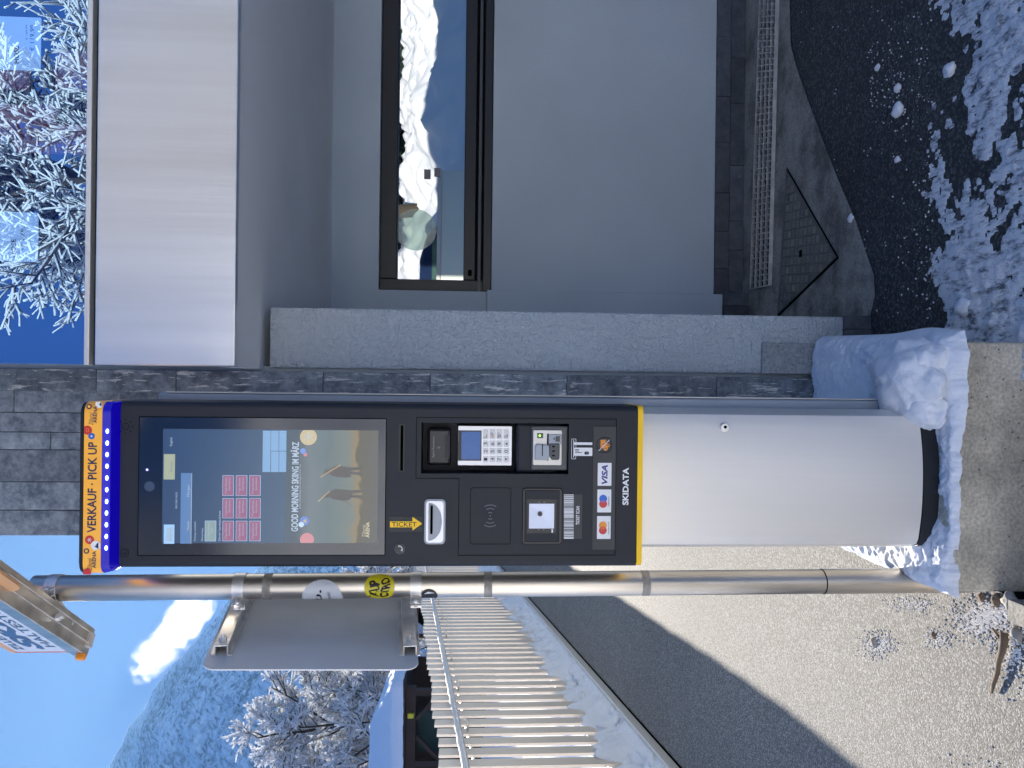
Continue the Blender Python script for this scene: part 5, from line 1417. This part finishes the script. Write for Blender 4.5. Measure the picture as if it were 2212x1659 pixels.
# ---------------------------------------------------------------- hut with a snowy roof beyond the fence
hx_, hy_ = -8.3, 20.0; hz_0 = field(hx_ - 2, hy_) - .1; HE = 2.78
hut = thing('timber_hut', 'dark timber shelter with a thick snowy roof beyond the fence', 'hut', (hx_, hy_, hz_0))
def hb(name, m, *boxes, **k):
    mb = MB()
    for b_ in boxes: mb.box(*b_)
    return mb.make(name, m, hut, **k)
hb('roof_beam', M['wood'], (hx_ - 8, hx_ + .15, hy_ - .1, hy_ + .1, HE - .26, HE))
for i in range(5):
    x = hx_ - i * 1.9; mb = MB(); mb.box(x - .08, x + .08, hy_ - .08, hy_ + .08, hz_0, HE - .26)
    mb.obox((x - .02, hy_, HE - .95), (x - .72, hy_, HE - .27), (0, 1, 0), .10, .10)
    if i: mb.obox((x + .02, hy_, HE - .95), (x + .72, hy_, HE - .27), (0, 1, 0), .10, .10)
    mb.make('post', M['wood'], hut)
hb('back_wall', M['wood'], (hx_ - 8, hx_, hy_ + 2.5, hy_ + 2.6, hz_0, HE))
hb('side_wall', M['wood'], (hx_ - 8.1, hx_ - 8, hy_, hy_ + 2.6, hz_0, HE))
hb('green_wall', M['green_paint'], (hx_ - 1.85, hx_ - .75, hy_ + .5, hy_ + .6, hz_0, HE - .3))
hb('counter', M['wood'], (hx_ - 8, hx_ - 2.2, hy_ + .3, hy_ + .5, hz_0, hz_0 + 1.0))
hb('sign_box', plain('pale_notice', (.5, .5, .5), .6), (hx_ - .6, hx_ - .25, hy_ + 2.44, hy_ + 2.48, HE - 1.1, HE - .6))
hb('yellow_lamp', M['yellowstk'], (hx_ - .62, hx_ - .50, hy_ - .22, hy_ - .11, HE - .22, HE - .05), bevel=.02)
# roof: hipped, snow 25 cm thick, uneven
V = []; F = []; na, nb2 = 90, 40; RW = 8.6; RD = 4.2
for i in range(na + 1):
    for j in range(nb2 + 1):
        u, v = i / na, j / nb2; x = hx_ + .45 - RW * u; y = hy_ - .45 + RD * v
        d = min(y - (hy_ - .45), hx_ + .45 - x, hy_ - .45 + RD - y)
        e = min(1, d / .12)
        z = HE + .05 + d * .42 + .26 * math.sqrt(max(0, 1 - (1 - e) ** 2)) + .03 * noise.noise(Vector((x, y, 0)) * 1.4) + .02 * noise.noise(Vector((x, y, 0)) * 5)
        V.append((x + .02 * noise.noise(Vector((y * 4, x, 0))), y + .03 * noise.noise(Vector((x * 5, 3, 0))) * (1 - min(1, v * 8)), z))
for i in range(na):
    for j in range(nb2):
        a = i * (nb2 + 1) + j; F.append((a, a + 1, a + nb2 + 2, a + nb2 + 1))
obj('roof_snow', V, F, M['snow'], hut, smooth=True)
hb('roof_edge', M['wood'], (hx_ - 8, hx_ + .4, hy_ - .42, hy_ + 3.6, HE + .0, HE + .05))
# second, small gabled shelter
gx, gy = -7.6, 24.0; gz = field(gx, gy); g2 = thing('small_shelter', 'small brown gabled shelter with snowy roof right of the larger hut', 'hut', (gx, gy, gz))
mb = MB(); e = 2.95
for s_ in (-1, 1):
    mb.box(gx + s_ * .55 - .05, gx + s_ * .55 + .05, gy - .05, gy + .05, gz, e - .1)
    mb.obox((gx + s_ * .75, gy, e - .22), (gx, gy, e + .28), (0, 1, 0), .12, .10)
mb.box(gx - .6, gx + .6, gy - .04, gy + .04, e - .2, e - .1); mb.make('frame', mat('reddish_timber', (.16, .06, .035), .7, 0, .2, 5), g2)
mb = MB()
for s_ in (-1, 1): mb.obox((gx + s_ * .85, gy + .8, e - .12), (gx, gy + .8, e + .45), (0, 1, 0), 1.9, .16)
mb.make('roof_snow', M['snow'], g2, bevel=.04)

# ---------------------------------------------------------------- the street behind the viewer (partly seen in the panes)
def bank(x, y):
    k = 1 / (1 + math.exp((x - .4) * 3.0))  # unseen left side raised and brought closer to bounce sunlight onto shaded fronts
    t = -y - 4.0 + 1.7 * k + .5 * noise.noise(Vector((x * .5, 0, 7)))
    t = max(0, t); z = (2.9 + 2.4 * k) * (1 - math.exp(-t / 3.2)) + .40 * noise.noise(Vector((x * .7, y * .7, 1))) * min(1, t) + .26 * noise.noise(Vector((x * 2.3, y * 2.3, 1))) * min(1, t) + .13 * noise.noise(Vector((x * 6, y * 6, 1))) * min(1, t)
    return z + .09 + .02 * noise.noise(Vector((x * 3, y * 3, 3)))
tag(sheet('snow_bank', M['snow'], -22, 26, -30, -1.2, 420, 260, bank), kind='structure')
t2 = plant('roadside_tree', 'tall snow laden tree behind the viewer, mirrored in the shop window', make_tree(9, 11.5, 3.1, 24, (9, 9, 5), .62, .30), (3.6, -9.0, 1.2), 0, 1.0)
for k, (x, y, s, a) in enumerate(((10, -16, 1.0, 1), (-5, -17, .9, 3))):
    plant('roadside_tree', ('snow laden tree behind the viewer to the right of the parked van', 'snow laden tree behind the viewer to the left of the parked van')[k], None, (x, y, 1.8), a, s, None, t2)
vx, vy, vz = 0.2, -4.9, .0
van = thing('parked_van', 'dark blue van parked across the road, mirrored in the window', 'van', (vx, vy, vz))
prof = [(-2.0, .35), (3.2, .35), (3.4, .55), (3.35, .95), (2.75, 1.10), (2.1, 1.85), (1.7, 1.97), (-1.9, 1.97), (-2.0, 1.6)]
M['vanblue'] = mat('dark_blue_car_paint', (.012, .03, .09), .25, .2, .05, 3)
vb = MB().front([(vx + a, vz + b) for a, b in prof], vy, vy - 1.8); vb.make('body', M['vanblue'], van, bevel=.06)
M['carglass'] = plain('greenish_car_glass', (.12, .22, .19), .08, metal=.5)
for poly_ in ([(1.05, 1.18), (2.45, 1.18), (1.95, 1.78), (1.05, 1.78)], [(-.3, 1.18), (.95, 1.18), (.95, 1.78), (-.3, 1.78)], [(-1.7, 1.18), (-.4, 1.18), (-.4, 1.78), (-1.7, 1.78)]):
    MB().front([(vx + a, vz + b) for a, b in poly_], vy + .012, vy - .01).make('window', M['carglass'], van)
for x in (-1.2, 2.6):
    mb = MB(); mb.tube([(vx + x, vy + .03, vz + .34), (vx + x, vy - .22, vz + .34)], .34, 28); wh = mb.make('wheel', M['blackrub'], van)
    mb = MB(); mb.tube([(vx + x, vy + .04, vz + .34), (vx + x, vy + .0, vz + .34)], .2, 20); mb.make('rim', M['silver'], wh)
MB().box(vx + 3.36, vx + 3.42, vy - .35, vy - .05, .75, .92).make('headlight', M['silver'], van)
bx_ = thing('white_trailer', 'low white box trailer standing in front of the blue van', 'trailer', (1.2, -4.2, 0))
MB().box(-1.6, 3.02, -4.6, -4.05, .45, 1.62).make('box', mat('off_white_panel', (.80, .84, .76), .5, 0, .05, 2), bx_, bevel=.02)
MB().box(-1.6, 3.03, -4.06, -4.03, 1.62, 1.67).make('top_rail', M['alu'], bx_)
for x in (.2, 1.2):
    mb = MB(); mb.tube([(x, -4.02, .28), (x, -4.2, .28)], .28, 24); mb.make('wheel', M['blackrub'], bx_)
ch = thing('brown_chalet', 'brown timber chalet with snowy roof behind the parked van', 'building', (1, -22, 2.2))
MB().box(-6, 5, -28, -22, 1.6, 5.2).make('wall', mat('brown_boards', (.10, .05, .03), .7, 0, .3, 2), ch)
mb = MB(); mb.obox((-.5, -21, 5.0), (-.5, -25.2, 6.8), (0, 0, 1), 13, .35); mb.obox((-.5, -25.2, 6.8), (-.5, -29, 5.0), (0, 0, 1), 13, .35); mb.make('roof', M['snow'], ch)

# ---------------------------------------------------------------- haze over the valley
hm = bpy.data.materials.new('valley_haze'); hm.use_nodes = True; hnt = hm.node_tree; hnt.nodes.clear()
ho = N(hnt, 'OutputMaterial'); hv = N(hnt, 'VolumePrincipled'); hv.inputs['Density'].default_value = .00015; hv.inputs['Color'].default_value = (.42, .74, 1, 1); hv.inputs['Anisotropy'].default_value = .1
hnt.links.new(hv.outputs[0], ho.inputs['Volume'])
hz_b = MB().box(-1500, 1300, -70, 1560, -62, 830).make('haze', hm); tag(hz_b, kind='stuff')

def ft(x, y): return .004 + .012 * noise.noise(Vector((x * 3, y * 3, 0))) + .006 * noise.noise(Vector((x * 14, y * 14, 2)))
tag(sheet('bounce_snow', M['snow'], -.40, 12, -1.4, 1.24, 160, 50, ft), kind='structure')  # unseen snow sheet added to bounce sunlight up onto the shaded building

# firs behind the snow bank on the far side of the street
def fir(seed, H):
    rt = random.Random(seed); W = MB(); S = MB()
    z = H * .05
    while z < H * .97:
        L = (H - z) * .30 + .15
        for k in range(11):
            a = rt.uniform(0, 6.283); l = L * rt.uniform(.7, 1.15); d = Vector((math.cos(a), math.sin(a), 0))
            pts = [Vector((0, 0, z)) + d * (l * t) - Vector((0, 0, .42 * l * t * t)) for t in (0, .35, .7, 1)]
            side = Vector((-d.y, d.x, 0))
            for t0, t1, q in ((0, 1, .10), (1, 2, .13), (2, 3, .09)):
                W.obox(pts[t0], pts[t1], (0, 0, 1), (.16 + q) * (1 + l * .5), .05)
            for m_ in range(7):
                b = pts[1].lerp(pts[3], m_ / 6); sg_ = rt.choice((-1, 1)); W.obox(b, b + (side * sg_ + d * .6).normalized() * l * .30 - Vector((0, 0, .08)), (0, 0, 1), .09, .03)
            if rt.random() < .75: S.obox(pts[1] + Vector((0, 0, .05)), pts[3] + Vector((0, 0, .05)), (0, 0, 1), .16 * (1 + l * .4), .06)
        z += .30
    T = MB(); T.tube([(0, 0, 0), (0, 0, H * .95)], [H * .022, .02], 8)
    return T, W, S
M['needles'] = mat('dark_green_needles', (.020, .045, .022), .8, 0, .4, 3)
f0 = thing('fir_tree', 'dark fir dusted with snow behind the viewer, nearest the street', 'tree', (0, 0, 0), 'firs across the street')
T, W, S = fir(3, 8); T.make('trunk', M['bark'], f0); W.make('crown', M['needles'], f0); S.make('crown_snow', M['snow'], f0)
labs = ['dark fir behind the viewer mirrored left of the window stickers', 'tall dark fir behind the viewer at the end of the row', 'small dark fir behind the viewer beside the chalet', 'dark fir behind the viewer standing deepest in the row', 'broad dark fir behind the viewer in the middle of the row']
for k, (x, y, sc_) in enumerate(((6.2, -15.5, .9), (13.0, -18, 1.3), (4.2, -17.5, .7), (9.4, -20, 1.2), (7.8, -16.5, 1.05))):
    t = f0.copy(); COL.objects.link(t); t['label'] = labs[k]
    for c0_ in f0.children:
        c = c0_.copy(); COL.objects.link(c); c.parent = t
    t.location = (x, y, 1.7); t.rotation_euler = (0, 0, k * 1.3); t.scale = (sc_,) * 3
f0.location = (11.0, -15.0, 1.7)
